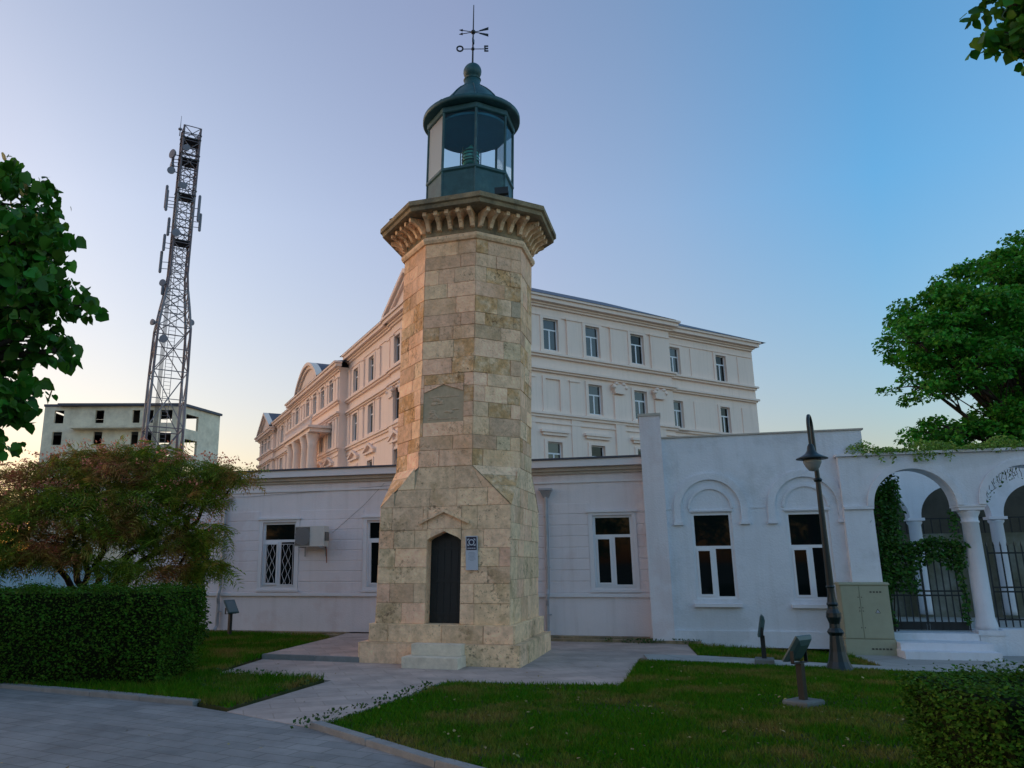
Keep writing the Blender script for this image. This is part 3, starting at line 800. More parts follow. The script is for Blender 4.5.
o3 = Vector(loc2w(7.55, FD - .02, 2.9)); b = MB()
for k in range(14):
    u = 7.43 + .05 * k; z = 2.64 + math.sqrt(max(.02, .49 - (u - 8.13) ** 2))
    pts_ = [Vector(loc2w(u + rnd.gauss(0, .015) * i, FD + .03 - .01 * i, z - .055 * i * rnd.uniform(.7, 1.3))) - o3 for i in range(rnd.randint(3, 5))]
    b.tube(pts_, .005, 4)
b.build('twig', 'bark', dv)
pts = [Vector(loc2w(7.43 + .05 * k, FD + .0, 2.66 + math.sqrt(max(.02, .49 - (7.43 + .05 * k - 8.13) ** 2)) - rnd.uniform(.0, .25))) - o3 for k in range(14) for _ in range(4)]
V, F = leaves(np.array([tuple(q) for q in pts]), .05, LEAF_D, up=.0, droop=1.0); soup('foliage', V, F, 'ivy', dv)

# ------------------------------------------------------------------ lighthouse
LR = RAD(17.5)
lh = thing('lighthouse', 'old octagonal stone lighthouse with green glazed lantern and weather vane', 'lighthouse', (.20, 14.5, 0), -LR)
def lean(x, y, z):
    k = .032 * max(0.0, z - .3)
    return (x + k * math.cos(LR), y + k * math.sin(LR), z)
HB = 1.19                                        # half width of the tower
C8 = math.cos(RAD(22.5))
def oct_pts(h, z=None):
    r = h / C8
    return [(r * math.cos(RAD(22.5 + 45 * k)), r * math.sin(RAD(22.5 + 45 * k))) for k in range(8)]
def poly_block(mb, poly, org, ux, nrm, proud, m=0):
    """Extrude a polygon given in (s,z) on the vertical plane through org with direction ux, out along nrm."""
    n = len(poly)
    cs = sum(p[0] for p in poly) / n; cz = sum(p[1] for p in poly) / n
    back = [(org[0] + ux[0] * s, org[1] + ux[1] * s, z) for s, z in poly]
    e = .006
    fr = []
    for s, z in poly:
        d = math.hypot(s - cs, z - cz) + 1e-6
        s2 = s + (cs - s) / d * e; z2 = z + (cz - z) / d * e
        fr.append((org[0] + ux[0] * s2 + nrm[0] * proud, org[1] + ux[1] * s2 + nrm[1] * proud, z2))
    # winding: seen from outside the polygon runs counter-clockwise
    mb.add(back + fr, [tuple(range(n, 2 * n))] + [(i, (i + 1) % n, n + (i + 1) % n, n + i) for i in range(n)], m)
def masonry(mb, a, b, z0, z1, rows, holes=(), mats=(0,), weights=None, wmin=.30, wmax=.75, slope=None, proud=.008, gap=.004):
    """Coursed ashlar on the vertical face from a to b (plan points, left to right as seen from outside)."""
    L = math.hypot(b[0] - a[0], b[1] - a[1]); ux = ((b[0] - a[0]) / L, (b[1] - a[1]) / L); nrm = (ux[1], -ux[0])
    hs = [rnd.uniform(.8, 1.2) for _ in range(rows)] if isinstance(rows, int) else rows
    t = sum(hs); z = z0
    for h in hs:
        za, zb = z, z + h / t * (z1 - z0); z = zb
        c = 0.0; cuts = [0.0]
        off_ = rnd.uniform(.2, wmax)
        while c < L - wmin * .8:
            c += off_ if len(cuts) == 1 else rnd.uniform(wmin, wmax)
            if c < L - wmin * .6: cuts.append(c)
        cuts.append(L)
        hz = [q for q in holes if q[2] < zb - .01 and q[3] > za + .01]
        for q in hz: cuts = [c for c in cuts if not (q[0] - .08 < c < q[1] + .08) or c in (0.0, L)] + [q[0], q[1]]
        cuts = sorted(set(cuts))
        for s0, s1 in zip(cuts[:-1], cuts[1:]):
            if s1 - s0 < .02: continue
            mid = (s0 + s1) / 2
            zz = [(za, zb)]
            for q in hz:
                if q[0] - 1e-6 <= mid <= q[1] + 1e-6:
                    zz = [(x, y) for x, y in ((za, min(zb, q[2])), (max(za, q[3]), zb)) if y - x > .02]
            for x, y in zz:
                P = [(s0 + gap / 2, x + gap / 2), (s1 - gap / 2, x + gap / 2), (s1 - gap / 2, y - gap / 2), (s0 + gap / 2, y - gap / 2)]
                if slope:
                    f0 = slope * (x + gap / 2 - z0) / (z1 - z0); f1 = slope * (y - gap / 2 - z0) / (z1 - z0)
                    P = [(max(P[0][0], f0), P[0][1]), (min(P[1][0], L - f0), P[1][1]), (min(P[2][0], L - f1), P[2][1]), (max(P[3][0], f1), P[3][1])]
                    if P[1][0] - P[0][0] < .01: continue
                    if P[2][0] - P[3][0] < .005: P = P[:3]
                    if P[2][0] < P[3][0] if len(P) == 4 else False: continue
                m = rnd.choices(mats, weights)[0] if len(mats) > 1 else mats[0]
                poly_block(mb, P, a, ux, nrm, proud * rnd.uniform(.4, 1.9), m)
sq = lambda h: [(-h, -h), (h, -h), (h, h), (-h, h)]
# plinth of two courses
mb = MB(lean)
for h, z0, z1 in ((1.385, -.05, .335), (1.265, .335, .625)):
    mb.prism(sq(h - .012), z0, z1 - .012, 1)
    q = sq(h - .012)
    for i in range(4): masonry(mb, q[i], q[(i + 1) % 4], max(z0, -.04), z1 - .006, 1, wmin=.55, wmax=1.15, proud=.014)
    # top ledge slabs
    mb.prism(sq(h), z1 - .012, z1, 0)
mb.build('plinth', ['stone_low', 'mortar'], lh)
# square base with door opening, broaches, octagonal shaft
DX0, DX1, DZ = -.29, .32, 2.0
mb = MB(lean)
q = sq(HB - .012)
ZS, ZB, ZT = 2.57, 3.26, 7.53
mats = ['stone_low', 'mortar', 'stone', 'stone_rough', 'stone_grey']
o8 = oct_pts(HB - .012)
for i in range(4):
    a, b_ = q[i], q[(i + 1) % 4]
    hole = [(DX0 + HB - .012, DX1 + HB - .012, .6, DZ + .19)] if i == 0 else []
    masonry(mb, a, b_, .625, ZS, 6, hole, (0, 2), (5, 1))
    masonry(mb, a, b_, ZS, ZB, 2, [], (0, 2), (3, 1), slope=HB * (1 - math.tan(RAD(22.5))))
# core walls (mortar behind the blocks), with the doorway left open
HI = HB - .014
s22 = HI * math.tan(RAD(22.5))
wall_holes(mb, -HI, HI, .62, ZS, [(DX0, DX1, .62, DZ + .19)], .34, -HI, 1, 0)
mb.add([(HI, -HI, .62), (HI, HI, .62), (-HI, HI, .62), (-HI, -HI, .62), (HI, -HI, ZS), (HI, HI, ZS), (-HI, HI, ZS), (-HI, -HI, ZS)],
       [(0, 1, 5, 4), (1, 2, 6, 5), (2, 3, 7, 6)], 1)
for i in range(4):
    c, s = math.cos(math.pi / 2 * i), math.sin(math.pi / 2 * i)
    rot = lambda x, y, z: (x * c - y * s, x * s + y * c, z)
    mb.add([rot(-HI, -HI, ZS), rot(HI, -HI, ZS), rot(s22, -HI, ZB), rot(-s22, -HI, ZB)], [(0, 1, 2, 3)], 1)
    # broach: rough sloping triangle at the corner, in three courses
    A = Vector((HB, -HB, ZS)); Bv = Vector((HB * math.tan(RAD(22.5)), -HB, ZB)); Cv = Vector((HB, -HB * math.tan(RAD(22.5)), ZB))
    nn = (Cv - A).cross(Bv - A).normalized() * .004
    if nn.x < 0: nn = -nn
    for t0, t1 in ((0, .48), (.49, .76), (.77, 1)):
        P0, P1, P2, P3 = A.lerp(Bv, t0), A.lerp(Cv, t0), A.lerp(Cv, t1), A.lerp(Bv, t1)
        pl = [P0, P1, P2, P3] if t0 > 0 else [P0, P2, P3]
        mb.add([rot(*(p + nn)) for p in pl], [tuple(range(len(pl)))], 3 if t0 < .7 else 2)
    mb.add([rot(*A), rot(*Cv), rot(*Bv)], [(0, 1, 2)], 1)
# arched head of the doorway: stone infill above the pointed arch
cu = (DX0 + DX1) / 2
fill = [(DX0, DZ - .1), (DX0, DZ), (DX0 + .06, DZ + .04), (cu, DZ + .15), (DX1 - .06, DZ + .04), (DX1, DZ), (DX1, DZ - .1), (DX1, DZ + .19), (DX0, DZ + .19)]
yf = -HB - .002; yb2 = -HB + .33
pl = [(DX0, DZ), (DX0 + .06, DZ + .045), (cu, DZ + .15), (DX1 - .06, DZ + .045), (DX1, DZ)]
top = [(p[0], DZ + .19) for p in pl]
for k in range(4):
    (x0, z0), (x1, z1) = pl[k], pl[k + 1]
    mb.add([(x0, yf, z0), (x1, yf, z1), (x1, yf, DZ + .19), (x0, yf, DZ + .19), (x0, yb2, z0), (x1, yb2, z1), (x1, yb2, DZ + .19), (x0, yb2, DZ + .19)],
           [(0, 1, 2, 3), (4, 5, 1, 0), (3, 2, 6, 7)], 0)
mb.build('tower_base', mats, lh)
mb = MB(lean)
for i in range(8):
    a, b_ = o8[i], o8[(i + 1) % 8]
    front = abs(a[1] + HB - .012) < .01 and abs(b_[1] + HB - .012) < .01
    hole = [(.05, .80, 4.05, 4.74)] if front else []
    masonry(mb, a, b_, ZB, ZT, [.30, .25, .33, .27, .30, .24, .3, .34, .26, .24, .32, .28, .3, .26, .34], hole, (2, 3, 4, 0), (11, 2.6, .4, 2), wmin=.26, wmax=.72)
r8 = oct_pts(HB - .016)
mb.prism(r8, ZB - .01, ZT, 1)
mb.build('shaft', mats, lh)
# carved tablet with gabled top
tb = MB(lean); L8 = 2 * (HB - .012) * math.tan(RAD(22.5))
x0, x1 = -L8 / 2 + .055, -L8 / 2 + .795
yy = -HB
pl = [(x0, 4.05), (x1, 4.05), (x1, 4.58), ((x0 + x1) / 2, 4.72), (x0, 4.58)]
def slab(mb, pl, ya, yb, m=0):
    n = len(pl)
    mb.add([(p[0], ya, p[1]) for p in pl] + [(p[0], yb, p[1]) for p in pl], [tuple(range(n))] + [(i, n + i, n + (i + 1) % n, (i + 1) % n) for i in range(n)], m)
slab(tb, pl, yy + .025, yy + .05)
for k in range(15):                               # weathered relief
    a, b_ = rnd.uniform(x0 + .12, x1 - .12), rnd.uniform(4.13, 4.52)
    w, h = rnd.uniform(.03, .12), rnd.uniform(.012, .05)
    tb.rings([[(a + s * w * c, yy + d, b_ + s * h * e) for c, e in ((-1, -.6), (-.4, -1), (.5, -1), (1, -.3), (.9, .7), (.1, 1), (-.8, .8))] for s, d in ((1, .027), (.75, .010), (.3, .004))])
tb.box(x0 + .09, x1 - .09, yy + .010, yy + .027, 4.50, 4.525); tb.box(x0 + .09, x1 - .09, yy + .010, yy + .027, 4.10, 4.125)
tb.build('carved_tablet', 'stone_grey', lh)
tc_ = MB(lean); xm = (x0 + x1) / 2
for xa, xb in ((x0, xm), (xm, x1)):
    za, zb = (4.59, 4.73) if xa == x0 else (4.73, 4.59)
    pl = [(xa + .004, za + .012), (xb - .004, zb + .012), (xb - .004 if zb < za else xa + .004, 4.735)]
    if xa == x0: pl = [(xa + .004, 4.60), (xb, 4.735), (xa + .004, 4.735)]
    else: pl = [(xb - .004, 4.60), (xb - .004, 4.735), (xa, 4.735)]
    slab(tc_, pl, yy - .003, yy + .05)
tc_.build('tablet_gable', 'stone', lh)
# small gable above the tablet and hood over the door
hd = MB(lean)
def chevron(x0, x1, zc, rise, t, y0, y1):
    xm = (x0 + x1) / 2
    for (xa, za, xb, zb) in ((x0, zc, xm, zc + rise), (xm, zc + rise, x1, zc)):
        hd.add([(xa, y0, za), (xb, y0, zb), (xb, y0, zb + t), (xa, y0, za + t), (xa, y1, za), (xb, y1, zb), (xb, y1, zb + t), (xa, y1, za + t)],
               [(0, 1, 2, 3), (4, 0, 3, 7), (1, 5, 6, 2), (3, 2, 6, 7), (4, 5, 1, 0)])
chevron(cu - .44, cu + .44, 2.27, .20, .05, -HB - .06, -HB)
hd.build('door_hood', 'stone_low', lh)
d = MB(lean)
dpl = [(DX0 + .004, .63), (DX1 - .004, .63), (DX1 - .004, DZ - .004), (DX1 - .06, DZ + .04), (cu, DZ + .145), (DX0 + .06, DZ + .04), (DX0 + .004, DZ - .004)]
slab(d, dpl, -HB + .24, -HB + .30)
for z in (.75, 1.3, 1.85): d.box(DX0 + .04, DX1 - .04, -HB + .228, -HB + .24, z, z + .05)
for k in range(1, 5): d.box(DX0 + (DX1 - DX0) * k / 5 - .006, DX0 + (DX1 - DX0) * k / 5 + .006, -HB + .232, -HB + .24, .65, 1.98)
dr = d.build('door', 'dark_iron', lh)
d = MB(lean); d.box(DX1 - .09, DX1 - .06, -HB + .20, -HB + .228, 1.25, 1.42); d.build('handle', 'lamp_iron', dr)
st = MB()
st.box(-.43, .50, -1.86, -1.34, -.05, .17); st.box(-.36, .48, -1.60, -1.34, .173, .345)
st.build('doorstep', 'stone_step', lh)
# string course, corbels and gallery slab
cn = MB(lean)
def oct_ring(mb, prof, m=0):
    mb.rings([[(x, y, z) for x, y in oct_pts(h)] for h, z in prof], m)
oct_ring(cn, [(HB - .02, 7.46), (HB + .03, 7.47), (HB + .06, 7.52), (HB + .06, 7.57), (HB + .02, 7.60), (HB - .02, 7.62)])
cn.build('string_course', 'stone_low', lh)
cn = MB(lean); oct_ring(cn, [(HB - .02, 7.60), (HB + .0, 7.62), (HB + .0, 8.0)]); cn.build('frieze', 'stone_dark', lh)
for i in range(8):
    a = RAD(45 * i)
    cb = MB(lean)
    half = HB * math.tan(RAD(22.5))
    for k in range(5):
        s = (k - 2) * .215
        prof = [(.0, 7.69), (.07, 7.70), (.10, 7.76), (.15, 7.83), (.24, 7.88), (.32, 7.90), (.33, 7.975), (.0, 7.975)]
        R = []
        for w in (-.036, .036):
            R.append([((HB + d_) * math.cos(a) - (s + w) * math.sin(a), (HB + d_) * math.sin(a) + (s + w) * math.cos(a), z) for d_, z in prof])
        cb.rings(R)
        if k < 4:                                # little rounded soffit between two corbels
            for t in range(5):
                w0 = .036 + .143 * t / 5; w1 = .036 + .143 * (t + 1) / 5
                zz = lambda w: 7.90 + .07 * math.sin(math.pi * (w - .036) / .143)
                cb.add([((HB + d_) * math.cos(a) - (s + w) * math.sin(a), (HB + d_) * math.sin(a) + (s + w) * math.cos(a), z)
                        for d_, w, z in ((0, w0, zz(w0)), (0, w1, zz(w1)), (.27, w1, zz(w1)), (.27, w0, zz(w0)), (0, w0, 7.975), (0, w1, 7.975), (.27, w1, 7.975), (.27, w0, 7.975))],
                       [(0, 1, 2, 3), (3, 2, 6, 7)])
    cb.build('corbel', 'stone_low', lh)
sl = MB(lean)
oct_ring(sl, [(HB - .1, 7.976), (HB + .38, 7.977), (HB + .42, 7.99), (HB + .43, 8.06), (HB + .47, 8.08), (HB + .47, 8.17), (HB + .42, 8.19), (HB - .1, 8.22)])
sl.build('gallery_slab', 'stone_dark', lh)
# lantern
LH = .815
pn = MB(lean)
oct_ring(pn, [(LH + .02, 8.2), (LH + .03, 8.24), (LH, 8.27), (LH, 9.13), (LH + .03, 9.16), (LH + .03, 9.21), (LH - .05, 9.22)])
v8 = oct_pts(LH)
for (x, y) in v8: pn.tube([(x, y, 8.25), (x, y, 9.16)], .022, 6)
lw = pn.build('lantern_base', 'green_metal', lh)
fr = MB(lean)
for (x, y) in v8: fr.tube([(x, y, 9.2), (x, y, 10.5)], .030, 6)
oct_ring(fr, [(LH + .02, 10.43), (LH + .04, 10.45), (LH + .04, 10.55), (LH - .06, 10.56)])
lf = fr.build('lantern_frame', 'green_metal', lh)
for i in range(8):
    (xa, ya), (xb, yb_) = v8[i], v8[(i + 1) % 8]
    g = MB(lean)
    nx, ny = math.cos(RAD(45 * (i + 1))), math.sin(RAD(45 * (i + 1)))
    P = [(xa, ya), (xb, yb_)]
    g.add([(P[0][0], P[0][1], 9.2), (P[1][0], P[1][1], 9.2), (P[1][0], P[1][1], 10.45), (P[0][0], P[0][1], 10.45)], [(0, 1, 2, 3)])
    g.build('pane', 'frosted' if i == 4 else 'clear', lf)  # one pane is pale and translucent, the rest clear
ln = MB(lean)
ln.lathe([(.06, 8.3), (.06, 9.55), (.16, 9.57), (.16, 9.63), (.10, 9.65)], 16, m=1)
ln.lathe([(.10, 9.65), (.16, 9.69), (.18, 9.79), (.17, 9.91), (.13, 10.01), (.05, 10.07), (.02, 10.13)], 20, m=0)
for z in (9.71, 9.77, 9.85, 9.93): ln.lathe([(.18, z), (.19, z + .012), (.18, z + .024)], 20, m=1)
for k in range(6):
    a = k * math.pi / 3; ln.tube([(.22 * math.cos(a), .22 * math.sin(a), 9.64), (.22 * math.cos(a), .22 * math.sin(a), 10.0)], .012, 5, 1)
ln.build('lens', ['lens', 'green_metal'], lh, True)
rf = MB(lean)
rf.lathe([(.99, 10.58), (1.02, 10.60), (1.02, 10.68), (.99, 10.70), (.86, 10.75), (.74, 10.83), (.66, 10.93), (.58, 11.06), (.48, 11.19), (.37, 11.31), (.27, 11.40), (.20, 11.47), (.17, 11.55), (.17, 11.64)], 48)
dm = rf.build('dome', 'green_metal', lh, True)
rf = MB(lean); rf.lathe([(.76, 10.36), (.78, 10.37), (.78, 10.42), (.76, 10.43)], 48)
rf.build('ceiling', 'pale_lining', dm)
for k in range(8):
    a = RAD(22.5 + 45 * k)
    w = MB(lean); R_ = []
    for r, z in ((.99, 10.705), (.865, 10.757), (.748, 10.838), (.668, 10.936), (.588, 11.066), (.488, 11.197), (.378, 11.318), (.2, 11.475)):
        R_.append((r * math.cos(a), r * math.sin(a), z))
    w.tube(R_, .012, 5); w.build('seam', 'green_metal', dm)
bl = MB(lean)
bl.lathe([(.17, 11.64), (.19, 11.66), (.14, 11.68), (.13, 11.70)] + [(.195 * math.sin(t), 11.86 - .195 * math.cos(t)) for t in [.7 + 2.3 * i / 12 for i in range(13)]] + [(.02, 12.07)], 28)
bl.build('finial_ball', 'green_metal', lh, True)
wv = MB(lean)
tz = 12.000
wv.tube([(0, 0, tz), (0, 0, 12.550), (0, 0, 13.530)], [.022, .018, .010], 8)
wv.lathe([(.01, 12.380), (.035, 12.410), (.035, 12.450), (.01, 12.480)], 12)
# arms line up with the compass: O - E across the view
ca, sa = math.cos(LR), math.sin(LR)
ex = Vector((ca, sa, 0)); ey = Vector((-sa, ca, 0))
wv.tube([tuple(ex * -.24 + Vector((0, 0, 12.430))), tuple(ex * .24 + Vector((0, 0, 12.430)))], .009, 6)
wv.tube([tuple(ey * -.28 + Vector((0, 0, 12.420))), tuple(ey * .28 + Vector((0, 0, 12.420)))], .009, 6)
vane = wv.build('weather_vane', 'dark_iron', lh)
vw = MB(lean)
vw.lathe([(.052 * math.sin(t * math.pi / 8), 12.850 - .052 * math.cos(t * math.pi / 8)) for t in range(9)], 14)
for s in (-1, 1):
    a = ex * -.30 + Vector((0, 0, 12.850 + s * .055)); b_ = ex * .14 + Vector((0, 0, 12.850 - s * .02)); c_ = ex * .32 + Vector((0, 0, 12.850 + s * .075))
    vw.tube([tuple(a), (0, 0, 12.850), tuple(ex * .14 + Vector((0, 0, 12.850 + s * .025)))], .009, 5)
    vw.tube([tuple(ex * -.31 + Vector((0, 0, 12.850 + s * .056))), tuple(ex * -.23 + Vector((0, 0, 12.850 + s * .043)))], [.002, .030], 5)
    # feathered tail plate
    e1, e2 = ex * .13 + Vector((0, 0, 12.850 + s * .028)), ex * .33 + Vector((0, 0, 12.850 + s * .085))
    up = Vector((0, 0, .028))
    pl = [e1 - up * .4, ex * .31 + Vector((0, 0, 12.850 + s * .078)) - up, e2 - up * 1.1, e2 + up * 1.3, e1 + up * .5]
    th = ey * .006
    n = len(pl); vw.add([tuple(p - th) for p in pl] + [tuple(p + th) for p in pl], [tuple(range(n)), tuple(range(2 * n - 1, n - 1, -1))] + [(i, n + i, n + (i + 1) % n, (i + 1) % n) for i in range(n)])
vw.build('wind_arrow', 'dark_iron', vane)
for ch, dx in (('O', -.28), ('E', .285)):
    me = text_mesh(ch, .20, .008); me.name = 'letter'
    me.transform(Matrix.Rotation(math.pi / 2, 4, 'X'))
    me.transform(Matrix.Rotation(LR, 4, 'Z'))
    sh = lean(0, 0, 12.430); p = ex * dx
    me.transform(Matrix.Translation((p.x + sh[0], p.y + sh[1], 12.430)))
    me.materials.append(M_['dark_iron'])
    o = bpy.data.objects.new('letter', me); COL.objects.link(o); o.parent = vane
b = MB(lean); p = ey * -.30
b.box(p.x - .012, p.x + .012, p.y - .05, p.y + .05, 12.350, 12.450); b.build('pointer_plate', 'dark_iron', vane)

# things hung on the lighthouse
def lh_w(x, y, z):
    x, y, z = lean(x, y, z)
    return (.20 + x * math.cos(LR) + y * math.sin(LR), 14.5 - x * math.sin(LR) + y * math.cos(LR), z)
sg = thing('information_sign', 'small grey sign with navy emblem panel beside the lighthouse door', 'sign', lh_w(.53, -HB - .018, 1.50), -LR)
b = MB(); b.box(-.105, .105, -.012, .0, .0, .56); b.build('plate', 'sign_w', sg)
b = MB(); b.box(-.088, .088, -.016, -.012, .33, .545); pnl = b.build('emblem_panel', 'sign_b', sg)
b = MB()
arc_ = []
R = []
for i in range(25):
    a = 2 * math.pi * i / 24; R.append([(r * math.cos(a), y, .455 + r * math.sin(a)) for r, y in ((.034, -.016), (.052, -.016), (.052, -.019), (.034, -.019))])
b.rings(R, caps=False)
for sx in (-1, 1):
    for sz in (-1, 1):
        b.add([(sx * .07, -.019, .455 + sz * .06), (sx * .07, -.019, .455 + sz * .02), (sx * .055, -.019, .455 + sz * .035), (sx * .04, -.019, .455 + sz * .052), (sx * .03, -.019, .455 + sz * .06)], [(0, 1, 2, 3, 4)])
for x0, x1 in ((-.07, -.045), (-.04, -.005), (.0, .03), (.036, .07)): b.box(x0, x1, -.019, -.016, .35, .365)
b.build('emblem', 'sign_w', pnl)
b = MB()
for k, w in enumerate((.05, .065, .06, .045, .06, .065, .03)): b.box(-w, w, -.0145, -.012, .285 - .022 * k, .292 - .022 * k)
b.build('text_lines', 'sign_t', sg)
# small floodlights on the gallery
def gallery_light(x, y, z, rz, label):
    t = thing('gallery_floodlight', label, 'floodlight', lh_w(x, y, z), rz, 'small floodlights on the lighthouse gallery')
    q = MB(); q.box(-.12, .12, -.06, .06, .06, .17); q.box(-.125, .125, -.075, -.06, .05, .18); q.build('housing', 'dark_iron', t)
    q = MB(); q.box(-.13, -.12, -.02, .02, .0, .12); q.box(.12, .13, -.02, .02, .0, .12); q.box(-.13, .13, -.02, .02, .0, .012); q.build('bracket', 'dark_iron', t)
gallery_light(.98, -1.22, 8.19, RAD(-10), 'small dark floodlight on the right side of the lighthouse gallery')
gallery_light(-1.36, -.62, 8.19, RAD(50), 'small dark floodlight on the left edge of the lighthouse gallery')

# ------------------------------------------------------------------ large cream building behind
P0 = (-.466, 42.0)
aR = math.atan2(1.0, 1.76); aL = -math.atan2(.9153, .4027)
big = thing('palace', 'large cream neoclassical building of four storeys behind the lighthouse', 'building', (P0[0], P0[1], 0), 0)
def sub(par, rz):                                 # local frame folded into the mesh
    c, s = math.cos(rz), math.sin(rz)
    return lambda x, y, z: (x * c - y * s, x * s + y * c, z)
TR = sub(big, aR); TL = sub(big, aL)
EV = 17.35
def bwin(T, cu, za, zb, w, y, hood=None, pane='pane_b', blind=False):
    pane = rnd.choice((pane, pane, 'pane_b', 'pane', 'pane_w'))
    a, b_ = cu - w / 2, cu + w / 2
    fw = .07
    s = MB(T)
    s.box(a - .22, a, y - .06, y, za - .1, zb + .16); s.box(b_, b_ + .22, y - .06, y, za - .1, zb + .16); s.box(a, b_, y - .06, y, zb, zb + .16)
    if hood == 'flat':
        s.box(a - .5, b_ + .5, y - .22, y, zb + .55, zb + .70); s.box(a - .38, b_ + .38, y - .14, y, zb + .38, zb + .547)
    if hood == 'ped':
        s.box(a - .5, b_ + .5, y - .2, y, zb + .45, zb + .58)
        for sx in (-1, 1):
            s.add([(cu + sx * (w / 2 + .55), y - .25, zb + .582), (cu, y - .25, zb + 1.05), (cu, y - .25, zb + 1.22), (cu + sx * (w / 2 + .55), y - .25, zb + .72),
                   (cu + sx * (w / 2 + .55), y, zb + .582), (cu, y, zb + 1.05), (cu, y, zb + 1.22), (cu + sx * (w / 2 + .55), y, zb + .72)],
                  [(0, 1, 2, 3) if sx < 0 else (3, 2, 1, 0), (3, 2, 6, 7), (0, 4, 5, 1), (0, 3, 7, 4)])
    s.box(a - .3, b_ + .3, y - .12, y, za - .24, za - .102)
    sr = s.build('window_surround', 'stucco_c', big)
    if blind:
        p = MB(T); p.box(a, b_, y + .05, y + .1, za, zb); p.build('blind_panel', 'stucco_c', big); return
    f = MB(T)
    y1 = y + .14
    f.box(a, a + fw, y1, y1 + .06, za, zb); f.box(b_ - fw, b_, y1, y1 + .06, za, zb); f.box(a + fw, b_ - fw, y1, y1 + .06, za, za + fw); f.box(a + fw, b_ - fw, y1, y1 + .06, zb - fw, zb)
    zt = za + (zb - za) * .66
    f.box(a + fw, b_ - fw, y1 + .004, y1 + .06, zt - .045, zt + .045); f.box(cu - .05, cu + .05, y1 + .004, y1 + .06, za + fw, zt - .045)
    wd = f.build('window', 'pvc', big)
    p = MB(T); p.box(a + .05, b_ - .05, y1 + .03, y1 + .045, za + .05, zb - .05); p.build('pane', pane, wd)
def bands(T, u0, u1, y, lo=True, ends=(1, 1), top=True):
    c = MB(T)
    def band(z0, z1, o): c.box(u0 - o * ends[0], u1 + o * ends[1], y - o, y, z0, z1)
    if top:
        band(EV - .32, EV - .18, .14); band(EV - .18, EV - .05, .26); band(EV - .05, EV + .20, .5); band(EV + .20, EV + .34, .62)
        band(EV - .85, EV - .78, .06)
    band(13.98, 14.10, .30); band(13.84, 13.977, .18)
    band(13.02, 13.16, .28); band(12.90, 13.017, .16)
    band(10.28, 10.42, .22); band(10.12, 10.277, .12)
    if lo: band(9.75, 9.83, .08)
    c.build('cornice', 'cornice' if False else 'stucco_c', big)
def facade(T, u0, u1, y, rows, lo=True):
    """rows: list of (cu, za, zb, w)"""
    m_ = MB(T); holes = [(c - w / 2, c + w / 2, za, zb) for c, za, zb, w in rows]
    wall_holes(m_, u0, u1, 0, EV, holes, .2, y)
    m_.build('wall', 'stucco_c', big)
def pilaster(T, u, y, z0, z1, w=.5, cap=True, o=.10):
    c = MB(T); c.box(u - w / 2, u + w / 2, y - o, y, z0, z1)
    if cap:
        c.box(u - w * .6, u + w * .6, y - o - .06, y, z1, z1 + .10)
    c.build('pilaster', 'stucco_c', big)
def capital(T, u, y, z, w):
    c = MB(T)
    for k in range(2):
        for sx in (-1, 1): c.lathe([(.02, -.12), (.13, -.06), (.16, 0), (.13, .08), (.02, .12)], 8, (u + sx * w * (.62 - .25 * k), y - .22, z + .1 + .22 * k))
    c.rings([[(u + sx * w * k, y - d, zz) for sx, d in ((-1, 0), (-1, .2 + k * .1), (1, .2 + k * .1), (1, 0))] for k, zz in ((.5, z - .3), (.62, z), (.75, z + .28))])
    c.build('pilaster_capital', 'stucco_c', big)
# right hand facade: near part stands forward of the far part
YF, YS = -.35, .0
top = [(4.2, 'n'), (7.64, 'n'), (10.95, 'n'), (14.75, 'n')]
near = []; 
for c, _ in top:
    near += [(c, 14.36, 16.36, 1.15), (c, 10.62, 12.52, 1.1), (c, 6.65, 8.66, 1.1)]
facade(TR, -.6, 17.72, YF, near)
far = []
for c in (18.45, 23.05): far += [(c, 14.15, 16.08, 1.05), (c, 10.38, 12.3, .95), (c, 6.4, 8.4, 1.0)]
facade(TR, 17.72, 26.3, YS, far)
for i, (c, za, zb, w) in enumerate(near):
    if za > 14: bwin(TR, c, za, zb, w, YF)
    elif za > 10: bwin(TR, c, za, zb, w, YF, blind=(abs(c - 7.64) < .1))
    else: bwin(TR, c, za, zb, w, YF, 'flat', 'pane')
for c, za, zb, w in far: bwin(TR, c, za, zb, w, YS, 'flat' if za < 9 else None)
bands(TR, -.6, 17.72, YF, ends=(0, 1)); 
EV -= .22
bands(TR, 17.72, 26.3, YS, ends=(0, 1)); EV += .22
for u in (9.3, 12.85, 16.35): pilaster(TR, u, YF, 14.12, 16.45, .9)
for u in (20.8, 25.6): pilaster(TR, u, YS, 14.12, 16.2, 1.6, False, .05); pilaster(TR, u, YS, 10.45, 12.4, 1.6, False, .05)
for u in (12.85, 16.35):
    pilaster(TR, u, YF, 4.0, 12.0, .8, False); capital(TR, u, YF, 12.4, .8)
for u in (5.9, 9.3): pilaster(TR, u, YF, 4.0, 12.5, .7, True, .06)
b = MB(TR); b.box(17.5, 26.3, 10, 10.2, 0, EV - .2); b.box(26.5, 26.3, 0, 10, 0, EV - .2)
b.add([(17.72, YF, 0), (17.72, .02, 0), (17.72, .02, EV), (17.72, YF, EV)], [(0, 1, 2, 3)])
b.build('side_wall', 'stucco_c', big)
b = MB(TR)
e0 = EV + .34
b.add([(-.4, YF - .66, e0), (17.9, YF - .66, e0), (17.9, 10.2, e0), (1.6, 10.2, e0), (5.5, 4.5, e0 + 2.7), (16.5, 4.5, e0 + 2.7)],
      [(0, 1, 5, 4), (1, 2, 5), (2, 3, 4, 5), (3, 0, 4), (0, 3, 2, 1)])
e1 = e0 - .22
